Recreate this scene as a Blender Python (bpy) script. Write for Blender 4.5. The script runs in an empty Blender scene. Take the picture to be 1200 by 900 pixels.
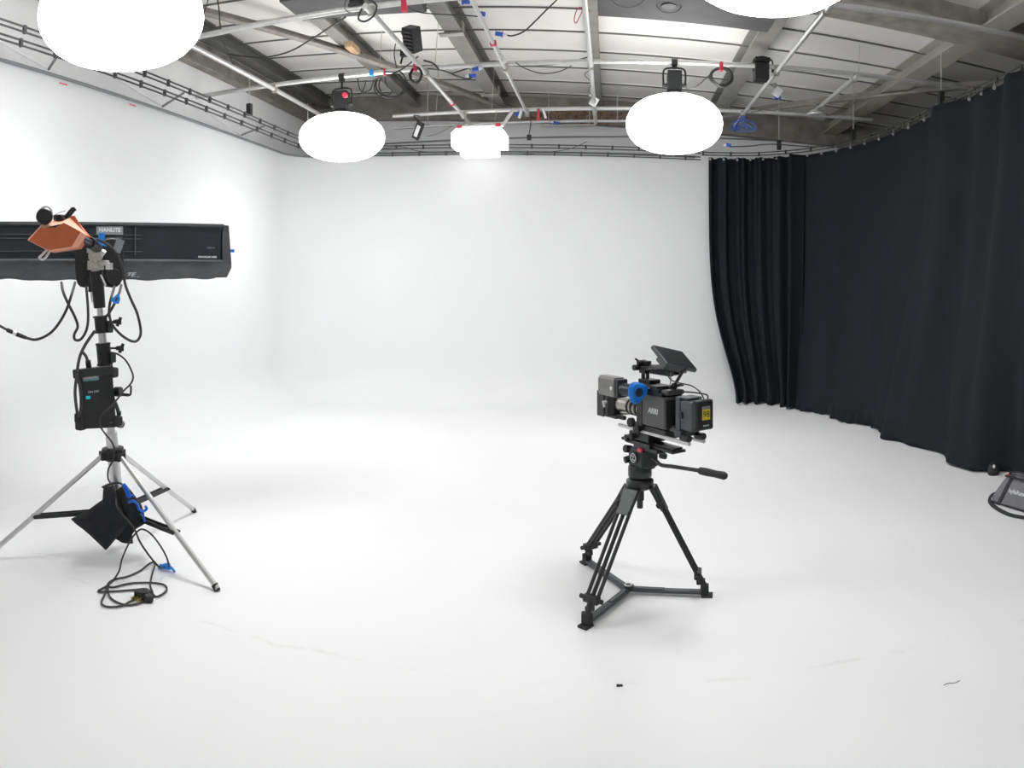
import bpy, bmesh, math, random
from mathutils import Vector as V, Matrix, Euler
random.seed(7)
PI = math.pi
scene = bpy.context.scene
COL = scene.collection

# ------------------------------------------------------------------ camera (cylindrical panorama lens, eye at 1.6 m)
EYE, F, HX, HY = 1.6, 850.0, 715.0, 335.0      # focal length in px per radian, column of +Y, row of the horizon
cd = bpy.data.cameras.new('camera'); cam = bpy.data.objects.new('camera', cd); COL.objects.link(cam)
cd.type = 'PANO'; cd.panorama_type = 'CENTRAL_CYLINDRICAL'
cd.central_cylindrical_radius = 1.0
cd.central_cylindrical_range_u_min = -600 / F; cd.central_cylindrical_range_u_max = 600 / F
cd.central_cylindrical_range_v_min = -(900 - HY) / F; cd.central_cylindrical_range_v_max = HY / F
cd.clip_start = 0.05; cd.clip_end = 100
cam.location = (0, 0, EYE); cam.rotation_euler = (PI / 2, 0, (HX - 600) / F)
scene.camera = cam

# ------------------------------------------------------------------ world, exposure
w = bpy.data.worlds.new('world'); scene.world = w; w.use_nodes = True
w.node_tree.nodes['Background'].inputs[0].default_value = (0.9, 0.95, 1, 1)
w.node_tree.nodes['Background'].inputs[1].default_value = 0.3
vs = scene.view_settings
vs.view_transform = 'Standard'; vs.look = 'None'; vs.gamma = 1.0; vs.use_curve_mapping = False
vs.exposure = 0.0
LAMP = 7.3                     # emission of the lantern diffusers
scene.cycles.max_bounces = 14; scene.cycles.diffuse_bounces = 10
scene.cycles.sample_clamp_indirect = 6

# ------------------------------------------------------------------ projection helpers: points on real planes of the studio
def th(px): return (px - HX) / F
def P(px, py, r):              # at horizontal distance r
    return V((r * math.sin(th(px)), r * math.cos(th(px)), EYE + (HY - py) * r / F))
def PZ(px, py, z):             # at height z
    return P(px, py, (z - EYE) * F / (HY - py))
def PYY(px, py, y):            # on the plane Y = y
    return P(px, py, y / math.cos(th(px)))
def G(px, py): return PZ(px, py, 0.0)

# ------------------------------------------------------------------ materials
def mat(name, col, rough=0.5, metal=0.0, var=0.06, scale=12, bump=0.0, bscale=200, emit=None, es=0.0, spec=0.5, coat=0.0):
    m = bpy.data.materials.new(name); m.use_nodes = True
    nt = m.node_tree; b = nt.nodes['Principled BSDF']
    b.inputs['Roughness'].default_value = rough; b.inputs['Metallic'].default_value = metal
    b.inputs['Specular IOR Level'].default_value = spec; b.inputs['Coat Weight'].default_value = coat
    tc = nt.nodes.new('ShaderNodeTexCoord')
    n = nt.nodes.new('ShaderNodeTexNoise'); n.inputs['Scale'].default_value = scale; n.inputs['Detail'].default_value = 5
    nt.links.new(tc.outputs['Object'], n.inputs['Vector'])
    cr = nt.nodes.new('ShaderNodeValToRGB')
    cr.color_ramp.elements[0].position = 0.3; cr.color_ramp.elements[1].position = 0.7
    cr.color_ramp.elements[0].color = tuple(c * (1 - var) for c in col) + (1,)
    cr.color_ramp.elements[1].color = tuple(min(1, c * (1 + var)) for c in col) + (1,)
    nt.links.new(n.outputs['Fac'], cr.inputs['Fac']); nt.links.new(cr.outputs['Color'], b.inputs['Base Color'])
    if bump:
        n2 = nt.nodes.new('ShaderNodeTexNoise'); n2.inputs['Scale'].default_value = bscale
        nt.links.new(tc.outputs['Object'], n2.inputs['Vector'])
        bp = nt.nodes.new('ShaderNodeBump'); bp.inputs['Strength'].default_value = bump; bp.inputs['Distance'].default_value = 0.002
        nt.links.new(n2.outputs['Fac'], bp.inputs['Height']); nt.links.new(bp.outputs['Normal'], b.inputs['Normal'])
    if emit:
        b.inputs['Emission Color'].default_value = tuple(emit) + (1,); b.inputs['Emission Strength'].default_value = es
    return m
def s2l(r, g, b):
    f = lambda c: (c / 255 / 12.92) if c / 255 <= 0.04045 else ((c / 255 + 0.055) / 1.055) ** 2.4
    return (f(r), f(g), f(b))
M = dict(
    wall=mat('white_paint', (0.83, 0.835, 0.84), 0.75, var=0.012, scale=1.2, spec=0.2),
    upper=mat('upper_wall_paint', (0.93, 0.935, 0.94), 0.8, var=0.02, scale=2, spec=0.2),
    roof=mat('roof_panel', (0.80, 0.785, 0.755), 0.7, var=0.03, scale=1.5, spec=0.3),
    seam=mat('roof_backing', (0.14, 0.137, 0.13), 0.9),
    steel=mat('grey_steelwork', (0.23, 0.225, 0.21), 0.6, var=0.12, scale=5),
    steel_light=mat('primed_steelwork', (0.40, 0.385, 0.335), 0.6, var=0.08, scale=5),
    steel_dark=mat('dark_steelwork', (0.15, 0.147, 0.14), 0.6, var=0.12, scale=5),
    board=mat('blackout_board', (0.085, 0.085, 0.085), 0.7, var=0.15, scale=4),
    brown=mat('brown_beam', (0.29, 0.27, 0.245), 0.8, var=0.25, scale=6),
    wood=mat('raw_wood', (0.50, 0.34, 0.20), 0.7, var=0.2, scale=20),
    pipe=mat('galvanised_pipe', (0.62, 0.62, 0.61), 0.38, 0.55, var=0.08, scale=30),
    chrome=mat('chrome', (0.66, 0.66, 0.655), 0.36, 0.85, var=0.03),
    zinc=mat('zinc_clamp', (0.45, 0.44, 0.40), 0.4, 0.7, var=0.2, scale=60),
    track=mat('track_black', (0.06, 0.062, 0.06), 0.5, 0.2),
    drape=mat('black_drape', (0.0095, 0.0118, 0.0158), 0.85, var=0.12, scale=3, bump=0.4, bscale=500, spec=0.25),
    black=mat('black_plastic', (0.012, 0.013, 0.014), 0.5, var=0.1, scale=60, bump=0.15),
    blackmetal=mat('black_anodised', (0.028, 0.03, 0.031), 0.38, 0.3, var=0.1, scale=60),
    rubber=mat('black_rubber', (0.02, 0.021, 0.021), 0.75, var=0.1, bump=0.3),
    cable=mat('cable_rubber', (0.035, 0.036, 0.036), 0.6, var=0.1, scale=50),
    greycable=mat('grey_cable', (0.16, 0.16, 0.155), 0.6, var=0.1, scale=50),
    cloth=mat('black_nylon', (0.02, 0.021, 0.023), 0.85, var=0.15, scale=20, bump=0.6, bscale=300, spec=0.3),
    softbox=mat('softbox_back', (0.011, 0.014, 0.019), 0.55, var=0.2, scale=6, bump=0.2, spec=0.4),
    softgrey=mat('softbox_skirt', (0.065, 0.068, 0.073), 0.7, var=0.25, scale=9, bump=0.5, bscale=60),
    camgrey=mat('camera_grey', (0.085, 0.085, 0.084), 0.5, 0.2, var=0.06, scale=80, bump=0.15, bscale=900),
    evf=mat('viewfinder_grey', (0.20, 0.195, 0.185), 0.5, 0.2, var=0.05, scale=80),
    slate=mat('slate_plastic', (0.06, 0.067, 0.072), 0.5, var=0.06, scale=60),
    glass=mat('dark_screen', (0.010, 0.013, 0.014), 0.3, spec=0.25),
    lens=mat('lens_silver', (0.42, 0.40, 0.36), 0.3, 0.8, var=0.06),
    blue=mat('blue_foam', (0.0, 0.15, 0.55), 0.6, var=0.08, scale=30),
    bluetape=mat('blue_tape', (0.01, 0.27, 0.80), 0.5, var=0.08, scale=40),
    bluecord=mat('blue_cord', (0.0, 0.12, 0.62), 0.5, var=0.25, scale=60),
    blueplug=mat('blue_connector', (0.03, 0.11, 0.50), 0.45, var=0.1),
    red=mat('red_tape', (0.62, 0.04, 0.07), 0.5, var=0.1),
    pink=mat('pink_paint', (0.80, 0.18, 0.25), 0.6, var=0.1),
    orange=mat('orange_paint', (0.50, 0.115, 0.035), 0.55, var=0.06, scale=14),
    orangelight=mat('pale_orange_edge', (0.68, 0.30, 0.20), 0.6, var=0.1, scale=30),  # paler orange than the front face, for the bevelled edge
    white=mat('white_plastic', (0.75, 0.75, 0.75), 0.5),
    ink=mat('white_print', (0.62, 0.64, 0.66), 0.6),
    inkgrey=mat('grey_print', (0.30, 0.31, 0.32), 0.6),
    teal=mat('teal_print', (0.05, 0.28, 0.27), 0.5),
    led=mat('cyan_display', (0.0, 0.15, 0.2), 0.4, emit=(0.02, 0.5, 0.62), es=0.55),
    yellow=mat('yellow_sticker', (0.62, 0.50, 0.03), 0.5, var=0.15, scale=90),
    labelgrey=mat('label_grey', (0.22, 0.23, 0.24), 0.5),
    bag=mat('grey_bag_fabric', (0.17, 0.17, 0.185), 0.8, var=0.08, scale=25, bump=0.6, bscale=400),
    webbing=mat('black_webbing', (0.022, 0.024, 0.026), 0.8, var=0.1, bump=0.5),
    brick=mat('old_brick', (0.25, 0.16, 0.11), 0.9, var=0.5, scale=14),
    brass=mat('brass_pin', (0.7, 0.55, 0.2), 0.3, 0.9),
    lamp=mat('glowing_diffuser', (0.9, 0.9, 0.9), 0.9, emit=(0.985, 0.99, 1), es=LAMP * 0.85),
    lampdown=mat('glowing_bottom_silk', (0.9, 0.9, 0.9), 0.9, emit=(0.99, 0.995, 1), es=LAMP * 3.25),
    lamptop=mat('glowing_top_silk', (0.9, 0.9, 0.9), 0.9, emit=(1, 0.995, 0.985), es=LAMP * 1.45),
    lampbox=mat('glowing_box_diffuser', (0.9, 0.9, 0.9), 0.9, emit=(1, 0.99, 0.98), es=2.0),
    lampsmall=mat('lit_lens', (0.9, 0.9, 0.9), 0.9, emit=(1, 1, 1), es=2.0),
)
# floor: white studio paint with faint scuffs that belong to the surface
def floor_mat():
    m = mat('floor_paint', (0.84, 0.843, 0.846), 0.55, var=0.015, scale=0.9, spec=0.25)
    nt = m.node_tree; b = nt.nodes['Principled BSDF']; cr = b.inputs['Base Color'].links[0].from_node
    tc = [n for n in nt.nodes if n.type == 'TEX_COORD'][0]
    def spots(scale, lo, hi):
        n = nt.nodes.new('ShaderNodeTexNoise'); n.inputs['Scale'].default_value = scale; n.inputs['Detail'].default_value = 8
        n.inputs['Roughness'].default_value = 0.65
        nt.links.new(tc.outputs['Object'], n.inputs['Vector'])
        r = nt.nodes.new('ShaderNodeMapRange'); r.inputs[1].default_value = lo; r.inputs[2].default_value = hi
        nt.links.new(n.outputs['Fac'], r.inputs[0]); return r
    a = spots(2.3, 0.56, 0.78); c = spots(9.0, 0.62, 0.75)
    mul = nt.nodes.new('ShaderNodeMath'); mul.operation = 'MULTIPLY'; nt.links.new(a.outputs[0], mul.inputs[0]); nt.links.new(c.outputs[0], mul.inputs[1])
    # hairline joint across the floor
    sx = nt.nodes.new('ShaderNodeSeparateXYZ'); nt.links.new(tc.outputs['Object'], sx.inputs[0])
    wob = nt.nodes.new('ShaderNodeTexNoise'); wob.inputs['Scale'].default_value = 3.0; nt.links.new(tc.outputs['Object'], wob.inputs['Vector'])
    ad = nt.nodes.new('ShaderNodeMath'); ad.operation = 'MULTIPLY_ADD'; ad.inputs[1].default_value = 0.12
    nt.links.new(wob.outputs['Fac'], ad.inputs[0]); nt.links.new(sx.outputs['Y'], ad.inputs[2])
    su = nt.nodes.new('ShaderNodeMath'); su.operation = 'SUBTRACT'; su.inputs[1].default_value = 2.92 + 0.06
    nt.links.new(ad.outputs[0], su.inputs[0])
    ab = nt.nodes.new('ShaderNodeMath'); ab.operation = 'ABSOLUTE'; nt.links.new(su.outputs[0], ab.inputs[0])
    ln = nt.nodes.new('ShaderNodeMapRange'); ln.inputs[1].default_value = 0.0; ln.inputs[2].default_value = 0.02
    ln.inputs[3].default_value = 1; ln.inputs[4].default_value = 0; nt.links.new(ab.outputs[0], ln.inputs[0])
    br = spots(5.0, 0.5, 0.66)
    lm = nt.nodes.new('ShaderNodeMath'); lm.operation = 'MULTIPLY'; nt.links.new(ln.outputs[0], lm.inputs[0]); nt.links.new(br.outputs[0], lm.inputs[1])
    mx = nt.nodes.new('ShaderNodeMath'); mx.operation = 'MAXIMUM'; nt.links.new(lm.outputs[0], mx.inputs[0]); nt.links.new(mul.outputs[0], mx.inputs[1])
    sc = nt.nodes.new('ShaderNodeMath'); sc.operation = 'MULTIPLY'; sc.inputs[1].default_value = 0.30; nt.links.new(mx.outputs[0], sc.inputs[0])
    mix = nt.nodes.new('ShaderNodeMix'); mix.data_type = 'RGBA'
    nt.links.new(sc.outputs[0], mix.inputs[0]); nt.links.new(cr.outputs['Color'], mix.inputs[6]); mix.inputs[7].default_value = (0.52, 0.47, 0.43, 1)
    nt.links.new(mix.outputs[2], b.inputs['Base Color'])
    return m
M['floor'] = floor_mat()

# ------------------------------------------------------------------ mesh builder
def smooth_pts(pts, k=6, closed=False):
    pts = [V(p) for p in pts]; n = len(pts); out = []
    rng = range(n if closed else n - 1)
    for i in rng:
        g = (lambda j: pts[j % n]) if closed else (lambda j: pts[min(max(j, 0), n - 1)])
        p0, p1, p2, p3 = g(i - 1), g(i), g(i + 1), g(i + 2)
        for s in range(k):
            t = s / k
            out.append(0.5 * ((2 * p1) + (p2 - p0) * t + (2 * p0 - 5 * p1 + 4 * p2 - p3) * t * t + (3 * p1 - p0 - 3 * p2 + p3) * t ** 3))
    if not closed: out.append(pts[-1])
    return out
def frame_from(z, up=None):
    z = V(z).normalized()
    up = V(up) if up else (V((0, 0, 1)) if abs(z.z) < 0.95 else V((0, 1, 0)))
    x = up.cross(z).normalized(); y = z.cross(x)
    return Matrix((x, y, z)).transposed()
class MB:
    def __init__(s, fr=None): s.v = []; s.f = []; s.fr = fr
    def add(s, vs_, fs):
        o = len(s.v); s.v += [(s.fr @ V(p)) if s.fr else V(p) for p in vs_]; s.f += [tuple(i + o for i in f) for f in fs]; return s
    def box(s, c, d, R=None):
        c = V(c); h = V(d) / 2; R = R if R is not None else Matrix.Identity(3)
        if isinstance(R, Euler): R = R.to_matrix()
        vs_ = [c + R @ V((sx * h.x, sy * h.y, sz * h.z)) for sz in (-1, 1) for sy in (-1, 1) for sx in (-1, 1)]
        return s.add(vs_, [(0, 2, 3, 1), (4, 5, 7, 6), (0, 1, 5, 4), (2, 6, 7, 3), (0, 4, 6, 2), (1, 3, 7, 5)])
    def bar(s, a, b, wd, ht, up=None):     # rectangular bar from a to b
        a, b = V(a), V(b); R = frame_from(b - a, up)
        return s.box((a + b) / 2, (wd, ht, (b - a).length), R)
    def cyl(s, a, b, r0, r1=None, n=14, cap=True):
        a, b = V(a), V(b); r1 = r0 if r1 is None else r1; R = frame_from(b - a)
        vs_ = []
        for p, r in ((a, r0), (b, r1)):
            vs_ += [p + R @ V((r * math.cos(2 * PI * i / n), r * math.sin(2 * PI * i / n), 0)) for i in range(n)]
        fs = [(i, (i + 1) % n, n + (i + 1) % n, n + i) for i in range(n)]
        if cap: fs += [tuple(range(n))[::-1], tuple(range(n, 2 * n))]
        return s.add(vs_, fs)
    def lathe(s, prof, o=(0, 0, 0), ax=(0, 0, 1), n=24):   # prof: (radius, height along axis)
        R = frame_from(ax); o = V(o); vs_ = []; m = len(prof)
        for r, h in prof: vs_ += [o + R @ V((r * math.cos(2 * PI * i / n), r * math.sin(2 * PI * i / n), h)) for i in range(n)]
        fs = [(j * n + i, j * n + (i + 1) % n, (j + 1) * n + (i + 1) % n, (j + 1) * n + i) for j in range(m - 1) for i in range(n)]
        fs += [tuple(range(n))[::-1], tuple(range((m - 1) * n, m * n))]
        return s.add(vs_, fs)
    def tube(s, pts, r, n=8, k=6, closed=False, flat=1.0):
        pts = smooth_pts(pts, k, closed) if k else [V(p) for p in pts]
        m = len(pts); vs_ = []; R = None
        for i, p in enumerate(pts):
            d = (pts[(i + 1) % m] - pts[i - 1]) if closed else (pts[min(i + 1, m - 1)] - pts[max(i - 1, 0)])
            if d.length < 1e-9: d = V((0, 0, 1))
            d.normalize()
            if R is None: R = frame_from(d)
            else:
                x = R.col[0] - d * R.col[0].dot(d)
                x = x.normalized() if x.length > 1e-6 else frame_from(d).col[0]
                R = Matrix((x, d.cross(x), d)).transposed()
            vs_ += [p + R @ V((r * math.cos(2 * PI * j / n), r * flat * math.sin(2 * PI * j / n), 0)) for j in range(n)]
        fs = [(i * n + j, i * n + (j + 1) % n, ((i + 1) % m) * n + (j + 1) % n, ((i + 1) % m) * n + j) for i in range(m if closed else m - 1) for j in range(n)]
        if not closed: fs += [tuple(range(n))[::-1], tuple(range((m - 1) * n, m * n))]
        return s.add(vs_, fs)
    def sph(s, c, r, sc=(1, 1, 1), n=16, m=10, R=None):
        c = V(c); R = R or Matrix.Identity(3); vs_ = []; fs = []
        for j in range(m + 1):
            a = PI * j / m
            for i in range(n):
                b = 2 * PI * i / n
                vs_.append(c + R @ V((r * sc[0] * math.sin(a) * math.cos(b), r * sc[1] * math.sin(a) * math.sin(b), r * sc[2] * math.cos(a))))
        for j in range(m):
            for i in range(n): fs.append((j * n + i, (j + 1) * n + i, (j + 1) * n + (i + 1) % n, j * n + (i + 1) % n))
        return s.add(vs_, fs)
    def prism(s, poly, vec):
        n = len(poly); vec = V(vec)
        return s.add([V(p) for p in poly] + [V(p) + vec for p in poly],
                     [tuple(range(n)), tuple(range(n, 2 * n))[::-1]] + [(i, n + i, n + (i + 1) % n, (i + 1) % n) for i in range(n)])
    def loft(s, a, b, caps=True):
        n = len(a)
        return s.add([V(p) for p in a] + [V(p) for p in b], ([tuple(range(n)), tuple(range(n, 2 * n))[::-1]] if caps else []) + [(i, n + i, n + (i + 1) % n, (i + 1) % n) for i in range(n)])
    def build(s, name, m, parent=None, bevel=0, origin=None, angle=35, seg=2):
        if parent is not None: org = wloc(parent)
        elif origin is not None: org = V(origin)
        else:
            xs = [p.x for p in s.v]; ys = [p.y for p in s.v]; zs = [p.z for p in s.v]
            org = V(((min(xs) + max(xs)) / 2, (min(ys) + max(ys)) / 2, min(zs)))
        me = bpy.data.meshes.new(name); me.from_pydata([tuple(p - org) for p in s.v], [], s.f); me.update()
        bm = bmesh.new(); bm.from_mesh(me); bmesh.ops.remove_doubles(bm, verts=bm.verts, dist=1e-6)
        bmesh.ops.recalc_face_normals(bm, faces=bm.faces); bm.to_mesh(me); bm.free()
        me.shade_smooth(); me.set_sharp_from_angle(angle=math.radians(angle))
        me.materials.append(M[m] if isinstance(m, str) else m)
        o = bpy.data.objects.new(name, me); COL.objects.link(o)
        if parent is not None: o.parent = parent
        else: o.location = org
        if bevel:
            b = o.modifiers.new('b', 'BEVEL'); b.width = bevel; b.segments = seg; b.limit_method = 'ANGLE'; b.angle_limit = math.radians(40)
        return o
def wloc(o):
    p = V(o.location)
    while o.parent: o = o.parent; p = p + V(o.location)
    return p
def thing(name, label, cat, loc, group=None):
    o = bpy.data.objects.new(name, None); COL.objects.link(o); o.location = loc; o.empty_display_size = 0.1
    o['label'] = label; o['category'] = cat
    if group: o['group'] = group
    return o
def tag(o, label, cat, group=None):
    o['label'] = label; o['category'] = cat
    if group: o['group'] = group
    return o
def struct(o): o['kind'] = 'structure'; return o
def copytree(o, parent=None):
    c = o.copy(); COL.objects.link(c)
    if parent is not None: c.parent = parent
    for ch in list(o.children): copytree(ch, c)
    return c
def text(body, parent, pos, right, up, size, m='ink', name='lettering', align='CENTER', shear=0.0, bold=0.0):
    cu = bpy.data.curves.new(name, 'FONT'); cu.body = body; cu.size = size; cu.extrude = 0.0004; cu.align_x = align; cu.align_y = 'CENTER'
    cu.shear = shear; cu.offset = bold; cu.resolution_u = 3
    cu.materials.append(M[m]); right = V(right).normalized(); up = V(up).normalized(); nrm = right.cross(up).normalized(); up = nrm.cross(right)
    tmp = bpy.data.objects.new(name, cu); COL.objects.link(tmp); bpy.context.view_layer.update()
    me = bpy.data.meshes.new_from_object(tmp.evaluated_get(bpy.context.evaluated_depsgraph_get())); bpy.data.objects.remove(tmp)
    o = bpy.data.objects.new(name, me); COL.objects.link(o); o.parent = parent
    mt = Matrix((right, up, nrm)).transposed().to_4x4(); mt.translation = V(pos) - wloc(parent); o.matrix_local = mt
    return o

# ================================================================== SETTING
ZT = 3.45                      # top of the infinity wall
XL, XR = -4.4, 4.0
A0 = V((XL, 9.45)); PHI = math.atan2(1.0, 6.9); DB = V((math.cos(PHI), math.sin(PHI))); NB = V((math.sin(PHI), -math.cos(PHI)))
RC, RK = 0.55, 0.6             # cove radius, corner radius
def backp(x, off=0.0):         # point of the back wall's inner face
    p = A0 + DB * ((x - XL) / DB.x) + NB * off; return (p.x, p.y)
CL = V((XL + RK, A0.y - (RK - RK * math.sin(PHI)) / math.cos(PHI)))
xr_ = XR - RK
CR = V((xr_, (A0 + DB * ((xr_ - XL) / DB.x)).y - RK / math.cos(PHI)))
def plan(off=0):               # left wall with the rounded corner
    R = RK - off
    pts = [(XL + off, y) for y in (-3.0, 0.0, 3.0, 6.0)] + [(XL + off, CL.y)]
    a1 = PI / 2 + PHI
    return pts + [(CL.x + R * math.cos(a), CL.y + R * math.sin(a)) for a in [PI + (a1 - PI) * i / 10 for i in range(1, 11)]]
def cove_rows():
    rows = [(0.0, ZT), (0.0, 2.4), (0.0, 1.6)]
    rows += [(RC * (1 - math.cos(a)), RC * (1 - math.sin(a))) for a in [PI / 2 * i / 9 for i in range(0, 10)]]
    return rows                # (offset into the room, height)
def cyc(name, ptsfun, n):
    mb = MB(); rows = cove_rows(); vs_ = []
    for off, z in rows: vs_ += [V((x, y, z)) for x, y in ptsfun(off)]
    n = len(ptsfun(0)); fs = [(j * n + i, j * n + i + 1, (j + 1) * n + i + 1, (j + 1) * n + i) for j in range(len(rows) - 1) for i in range(n - 1)]
    o = len(vs_)               # thickness at the top edge
    vs_ += [V((x, y, ZT)) for x, y in ptsfun(-0.06)] + [V((x, y, 0)) for x, y in ptsfun(-0.06)]
    fs += [(i, i + 1, o + i + 1, o + i) for i in range(n - 1)] + [(o + i, o + i + 1, o + n + i + 1, o + n + i) for i in range(n - 1)]
    mb.add(vs_, fs); return struct(mb.build(name, 'wall', origin=(0, 0, 0), angle=50))
cyc('wall_left', lambda off: plan(off)[:5], 5)
cyc('wall_back', lambda off: plan(off)[4:] + [backp(x, off) for x in (-1.5, 0.5, 2.4)], 0)
def rplan(off):
    R = RK - off; a0 = PI / 2 + PHI
    return [backp(2.4, off)] + [(CR.x + R * math.cos(a), CR.y + R * math.sin(a)) for a in [a0 * (1 - i / 8) for i in range(0, 9)]] + [(XR - off, y) for y in (6, 3, 0, -3)]
cyc('wall_right', rplan, 0)
mb = MB(); mb.box((-0.2, 3.7, -0.05), (11.2, 15.6, 0.1)); struct(mb.build('floor', 'floor', origin=(0, 0, 0)))
YU, XU = 11.1, -4.78
mb = MB(); mb.box((0, YU + 0.05, 2.6), (11.6, 0.1, 5.2)); struct(mb.build('wall_upper_back', 'upper'))
mb = MB(); mb.box((XU - 0.05, 3.7, 2.6), (0.1, 15.6, 5.2)); struct(mb.build('wall_upper_left', 'upper'))
mb = MB(); mb.box((5.25, 3.7, 2.6), (0.1, 15.6, 5.2)); struct(mb.build('wall_upper_right', 'steel_light'))
mb = MB(); mb.box((0, -4.05, 2.6), (11.6, 0.1, 5.2)); struct(mb.build('wall_front', 'upper'))
mb = MB()                      # plaster rib line on the upper back wall
mb.box((-0.5, YU - 0.01, EYE + 2.28), (9.4, 0.03, 0.02)); struct(mb.build('trim_1', 'labelgrey'))

def zr(x, h=2.80): return EYE + h - 0.06 * x           # underside of the roof falls to the right
def sloped_bar(mb, x0, x1, y0, y1, h0, h1):            # box whose top and bottom follow the roof's fall
    vs_ = [V((x, y, zr(x, h))) for h in (h0, h1) for y in (y0, y1) for x in (x0, x1)]
    mb.add(vs_, [(0, 2, 3, 1), (4, 5, 7, 6), (0, 1, 5, 4), (2, 6, 7, 3), (0, 4, 6, 2), (1, 3, 7, 5)])
mb = MB(); sloped_bar(mb, -5.3, 5.3, -4.1, 11.5, 2.845, 2.9)
ceiling = struct(mb.build('ceiling', 'seam', origin=(0, 0, EYE + 2.8)))
RAF = [(-4.5, 0.07), (-3.0, 0.075), (-1.63, 0.085), (-0.165, 0.035), (1.56, 0.08), (3.42, 0.10)]
edges = [-5.2] + [r[0] for r in RAF] + [5.2]
PITCH = 0.672
for bi in range(len(edges) - 1):
    x0, x1 = edges[bi], edges[bi + 1]
    mb = MB(); vs_ = []
    # one sheet with a turned-down lip at each long edge
    prof = [(0.024, 0.035), (0.024, -0.010), (0.036, -0.010), (0.040, 0.0), (PITCH / 2, 0.006), (PITCH - 0.040, 0.0), (PITCH - 0.036, -0.010), (PITCH - 0.024, -0.010), (PITCH - 0.024, 0.035)]
    for x in (x0 + 0.012, x1 - 0.012): vs_ += [V((x, y, zr(x, 2.80 + dz))) for y, dz in prof]
    n = len(prof)
    mb.add(vs_, [(i, i + 1, n + i + 1, n + i) for i in range(n - 1)] + [tuple(range(n)), tuple(range(n, 2 * n))])
    first = mb.build('roof_panel', 'roof', parent=ceiling)
    y = 11.37 - PITCH; k = 0
    while y > -4.0:
        o = first if k == 0 else first.copy()
        if k: COL.objects.link(o)
        o.location = (0, y, 0); y -= PITCH; k += 1
y = 11.37 - PITCH
mb = MB(); sloped_bar(mb, -5.19, 5.19, -0.014, 0.014, 2.782, 2.815); js = mb.build('joint_strip', 'seam', parent=ceiling)
js.data.transform(Matrix.Translation((0, 0, 0))); k = 0
while y > -4.0:
    o = js if k == 0 else js.copy()
    if k: COL.objects.link(o)
    o.location = (0, y, 0); y -= PITCH; k += 1
# steelwork
def ibeam(name, x, hw, hb, ht, m, y0=-4, y1=10.95):
    mb = MB()
    sloped_bar(mb, x - hw, x + hw, y0, y1, hb, hb + 0.018); sloped_bar(mb, x - 0.012, x + 0.012, y0, y1, hb + 0.018, ht)
    sloped_bar(mb, x - hw, x + hw, y0, y1, ht - 0.014, ht)
    return mb.build(name, m)
r0 = ibeam('roof_rafter', -4.5, 0.09, 2.62, 2.80, 'steel_dark'); tag(r0, 'dark steel roof rafter nearest the white left upper wall', 'rafter')
r1 = ibeam('roof_rafter', -3.0, 0.085, 2.62, 2.80, 'steel'); tag(r1, 'grey steel rafter with a wooden block on it, above the left rear round lantern', 'rafter')
r2 = ibeam('roof_rafter', -1.63, 0.095, 2.56, 2.80, 'steel'); tag(r2, 'wide grey rafter with two clip plates running down to the bright box light', 'rafter')
r3 = ibeam('roof_rafter', -0.165, 0.04, 2.66, 2.80, 'steel'); tag(r3, 'narrow grey rafter beside the central pipe pointing at the camera', 'rafter')
r4 = ibeam('roof_rafter', 1.56, 0.095, 2.60, 2.80, 'steel'); tag(r4, 'smooth grey rafter behind the coiled cable with the red tie', 'rafter')
r5 = ibeam('roof_rafter', 3.42, 0.12, 2.60, 2.80, 'steel_light'); tag(r5, 'cream primed rafter over the black drapes on the right', 'rafter')
def clip(x, y, h, parent):
    mb = MB(); z = zr(x, h); mb.box((x - 0.02, y, z - 0.01), (0.26, 0.09, 0.02)); mb.box((x + 0.10, y, z + 0.05), (0.02, 0.09, 0.12)); return mb.build('clip_plate', 'zinc', parent)
clip(-1.63, 7.42, 2.55, r2); clip(-1.63, 9.9, 2.55, r2)
mb = MB(); z = zr(-3.0, 2.62); mb.box((-2.93, 7.9, z - 0.035), (0.09, 0.28, 0.07)); o = mb.build('wooden_block', 'wood', r1, bevel=0.004); o['label'] = 'raw wooden packing block'
# eave beams
mb = MB(); sloped_bar(mb, -5.1, 5.1, 10.96, 11.12, 2.43, 2.80); struct(mb.build('trim_2', 'brown'))
mb = MB()
for x0, x1, z0, z1 in ((-1.5, 0.7, 0.03, 0.10), (-0.9, 0.55, 0.11, 0.17)):
    pass
brickband = MB()
k = 0
for row, zz in enumerate((2.45, 2.52, 2.59)):
    for i in range(12):
        x = -1.25 + i * 0.225 + (0.11 if row % 2 else 0)
        if x < 1.4 and random.random() > 0.12: brickband.box((x, 10.95, zr(x, zz)), (0.205, 0.03, 0.055))
o = brickband.build('brick_patch', 'brick'); o['kind'] = 'stuff'; o['label'] = 'strip of old red brick showing in the brown beam under the roof'; o['category'] = 'brickwork'
mb = MB(); vs_ = []
sloped_bar(mb, -4.775, -4.70, -4, 10.95, 2.38, 2.66); sloped_bar(mb, -4.775, -4.64, -4, 10.95, 2.36, 2.385)
struct(mb.build('trim_3', 'brown'))
# dark boards in single bays of the roof
def board(x0, x1, y0, y1, hb, label):
    mb = MB(); sloped_bar(mb, x0, x1, y0, y1, hb, 2.795); return tag(mb.build('blackout_board', 'board', bevel=0.004), label, 'board')
board(-2.97, -1.70, 6.05, 6.58, 2.46, 'dark grey deep board between rafters, behind the left front cross pipe')
board(-0.11, 1.47, 6.1, 6.66, 2.47, 'dark grey deep board above the round lantern over the video camera')
mb = MB(); sloped_bar(mb, 1.66, 5.1, 5.95, 6.25, 2.60, 2.795); sloped_bar(mb, 1.66, 5.1, 5.85, 6.35, 2.58, 2.602)
tag(mb.build('cross_beam', 'brown', bevel=0.003), 'deep brown cross beam at the top right corner above the drapes', 'beam')
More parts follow.
